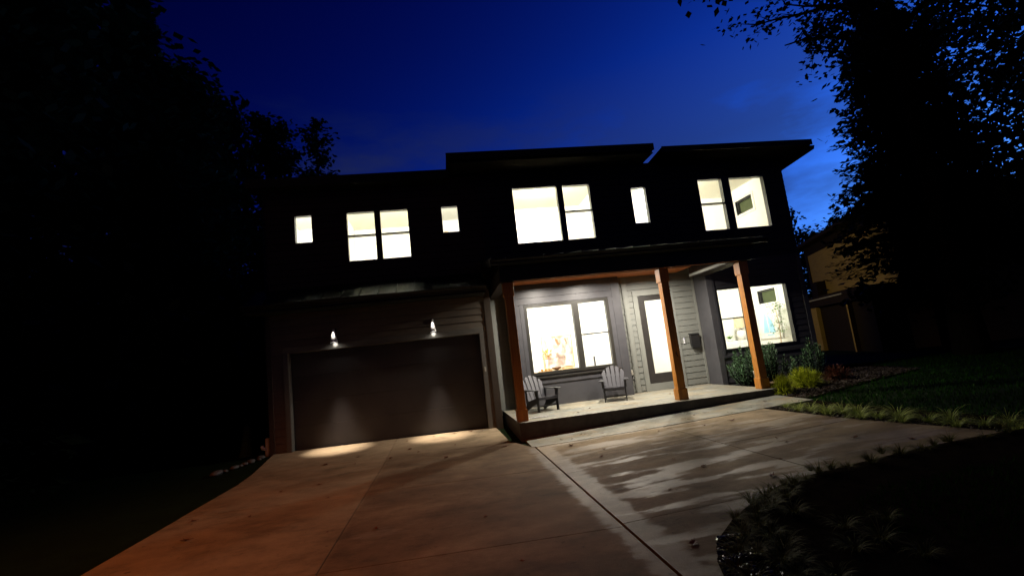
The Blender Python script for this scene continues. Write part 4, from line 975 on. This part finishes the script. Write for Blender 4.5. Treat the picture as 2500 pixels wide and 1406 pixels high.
# ------------------------------------------------------------------ the neighbouring house
NO = Vector((27.2,14,0)); U = Vector((-.373,-.928,0)); NV = Vector((-.928,.373,0))   # along the wall towards us, and its outward normal
nb = thing('neighbour_house', tuple(NO), 'mustard sided house with a low porch roof beyond the lawn', 'house')
def nbox(mb, u0, u1, n0, n1, z0, z1):
    P = lambda u, n, z: NO+U*u+NV*n+Vector((0,0,z))
    return mb.hexa([P(u0,n0,z0),P(u1,n0,z0),P(u1,n1,z0),P(u0,n1,z0),P(u0,n0,z1),P(u1,n0,z1),P(u1,n1,z1),P(u0,n1,z1)])
nbox(MB(), 0, 10, -7, 0, -.6, 6.4).build('wall', M['stucco'], nb)
nbox(nbox(MB(), -.12, .25, -.2, .04, -.5, 6.4), .25, 10, 0, .03, 5.9, 6.4).build('trim', M['nb_trim'], nb)
nbox(MB(), -.9, 10.6, -7.5, .7, 6.4, 6.58).build('roof', M['nb_trim'], nb)
pr = nbox(nbox(MB(), -1.6, 9.5, .0, 1.6, 2.55, 2.95), 1.0, 9.5, .0, 1.5, 2.95, 3.1).build('porch_roof', M['nb_trim'], nb)
nbox(MB(), 3.3, 8.3, 1.61, 1.66, 2.9, 2.96).build('gutter', M['nb_white'], pr)
nbox(MB(), 1.6, 2.15, .0, .5, 3.1, 4.1).build('chimney', M['nb_trim'], nb)
for u0, u1 in ((3.5,4.3),(8.1,8.25)): nbox(MB(), u0, u1, 1.2, 1.5, -.5, 2.55).build('column', M['stucco'], nb)
w_ = nbox(MB(), 1.0, 3.4, 1.2, 1.35, -.3, 2.4).build('window', M['nb_trim'], nb); nbox(MB(), 1.35, 3.1, 1.351, 1.36, .1, 2.15).build('pane', M['nb_glass'], w_); nbox(MB(), 1.12, 1.3, 1.352, 1.38, .0, 2.2).build('jamb', M['nb_white'], w_)
nbox(MB(), 4.3, 10.2, 1.2, 1.3, -.5, 2.55).build('screen_wall', M['nb_trim'], nb)
nbox(MB(), -1.5, 1.0, .9, 1.2, -.5, 2.55).build('wing', M['stucco'], nb)
spot('neighbour_fill', (15.5,10.5,4.6), (25.8,11.0,2.8), 380, (1,.80,.38), 95, .7, .1)  # unseen lamp added behind the house to light the mustard wall

# ------------------------------------------------------------------ street light behind the camera, sky, camera
spot('street_lamp', (-3.0,-15.5,9.5), (.4,-7.8,0), 3800, (1,.235,.0), 50, 1.0, .25)
sl = bpy.data.lights.new('warm_fill_sun', 'SUN'); sl.energy = .012; sl.color = (1,.42,.12); sl.angle = math.radians(25); so = bpy.data.objects.new('warm_fill_sun', sl); col.objects.link(so)  # faint warm sun added as fill for the dark walls and trees
so.rotation_euler = Vector((.45,1,-.45)).to_track_quat('-Z', 'Y').to_euler()
w = bpy.data.worlds.new('World'); sc.world = w; w.use_nodes = True; t = w.node_tree
bg = t.nodes['Background']; tc = N(t, 'ShaderNodeTexCoord'); sp = N(t, 'ShaderNodeSeparateXYZ'); t.links.new(tc.outputs['Generated'], sp.inputs[0])
def mth(op, a, b=None, c=None, clamp=False):
    n = N(t, 'ShaderNodeMath', operation=op); n.use_clamp = clamp
    for i, v in enumerate((a, b, c)):
        if v is None: continue
        if isinstance(v, (int, float)): n.inputs[i].default_value = v
        else: t.links.new(v, n.inputs[i])
    return n.outputs[0]
zc = mth('MAXIMUM', sp.outputs[2], .05)
ex = mth('ADD', mth('MULTIPLY_ADD', sp.outputs[0], 2.1, -.55), mth('MULTIPLY', zc, -3.4))
back = mth('MULTIPLY', mth('MINIMUM', mth('SUBTRACT', sp.outputs[1], .45), 0.0), 2.6)
Bv = mth('EXPONENT', mth('ADD', ex, back))
Gv = mth('MULTIPLY', mth('POWER', Bv, 1.6), .215); Rv = mth('MULTIPLY', mth('POWER', Bv, 2.0), .045)
cb_ = N(t, 'ShaderNodeCombineColor'); t.links.new(Rv, cb_.inputs[0]); t.links.new(Gv, cb_.inputs[1]); t.links.new(Bv, cb_.inputs[2])
mp = N(t, 'ShaderNodeMapping'); mp.inputs['Scale'].default_value = (1.6,1.6,5.0); mp.inputs['Location'].default_value = (.4,.2,.35); t.links.new(tc.outputs['Generated'], mp.inputs[0])
nz = N(t, 'ShaderNodeTexNoise'); nz.inputs['Scale'].default_value = 1.7; nz.inputs['Detail'].default_value = 7; nz.inputs['Roughness'].default_value = .55; t.links.new(mp.outputs[0], nz.inputs['Vector'])
cr = ramp(t, nz.outputs['Fac'], [(.43, 0.0), (.57, .92)])
fade = N(t, 'ShaderNodeMapRange'); fade.inputs['From Min'].default_value = .52; fade.inputs['From Max'].default_value = .36; t.links.new(sp.outputs[2], fade.inputs['Value'])
cm = mth('MULTIPLY', cr.outputs[0], fade.outputs[0])
cc = N(t, 'ShaderNodeMix', data_type='RGBA'); t.links.new(cm, cc.inputs[0]); t.links.new(cb_.outputs[0], cc.inputs[6])
ccol = N(t, 'ShaderNodeMix', data_type='RGBA', blend_type='ADD'); ccol.inputs[0].default_value = .40; ccol.inputs[6].default_value = (.010,.014,.028,1); t.links.new(cb_.outputs[0], ccol.inputs[7])
t.links.new(ccol.outputs[2], cc.inputs[7]); t.links.new(cc.outputs[2], bg.inputs[0]); bg.inputs[1].default_value = 1.0

cam = bpy.data.cameras.new('Camera'); co = bpy.data.objects.new('Camera', cam); col.objects.link(co); sc.camera = co
a, b, c = [math.radians(v) for v in (8.893,8.267,-6.56)]
f = Vector((math.sin(a)*math.cos(b), math.cos(a)*math.cos(b), math.sin(b))); r = Vector((math.cos(a), -math.sin(a), 0)); u = r.cross(f)
r2_, u2_ = r*math.cos(c)+u*math.sin(c), -r*math.sin(c)+u*math.cos(c)
m = Matrix((( r2_.x,u2_.x,-f.x,3.876),(r2_.y,u2_.y,-f.y,-13.184),(r2_.z,u2_.z,-f.z,1.675),(0,0,0,1)))
co.matrix_world = m; cam.sensor_width = 36; cam.sensor_fit = 'HORIZONTAL'; cam.lens = 1178.42/2500*36; cam.clip_start = .05; cam.clip_end = 500
for o in bpy.data.objects:
    if '_o' in o: del o['_o']
sc.view_settings.view_transform = 'Standard'; sc.view_settings.look = 'None'; sc.view_settings.exposure = 0
sc.render.engine = 'CYCLES'; sc.cycles.use_denoising = True; sc.cycles.max_bounces = 6; sc.cycles.diffuse_bounces = 3; sc.cycles.glossy_bounces = 3; sc.cycles.transparent_max_bounces = 12
sc.cycles.sample_clamp_indirect = 4; sc.cycles.caustics_reflective = False; sc.cycles.caustics_refractive = False
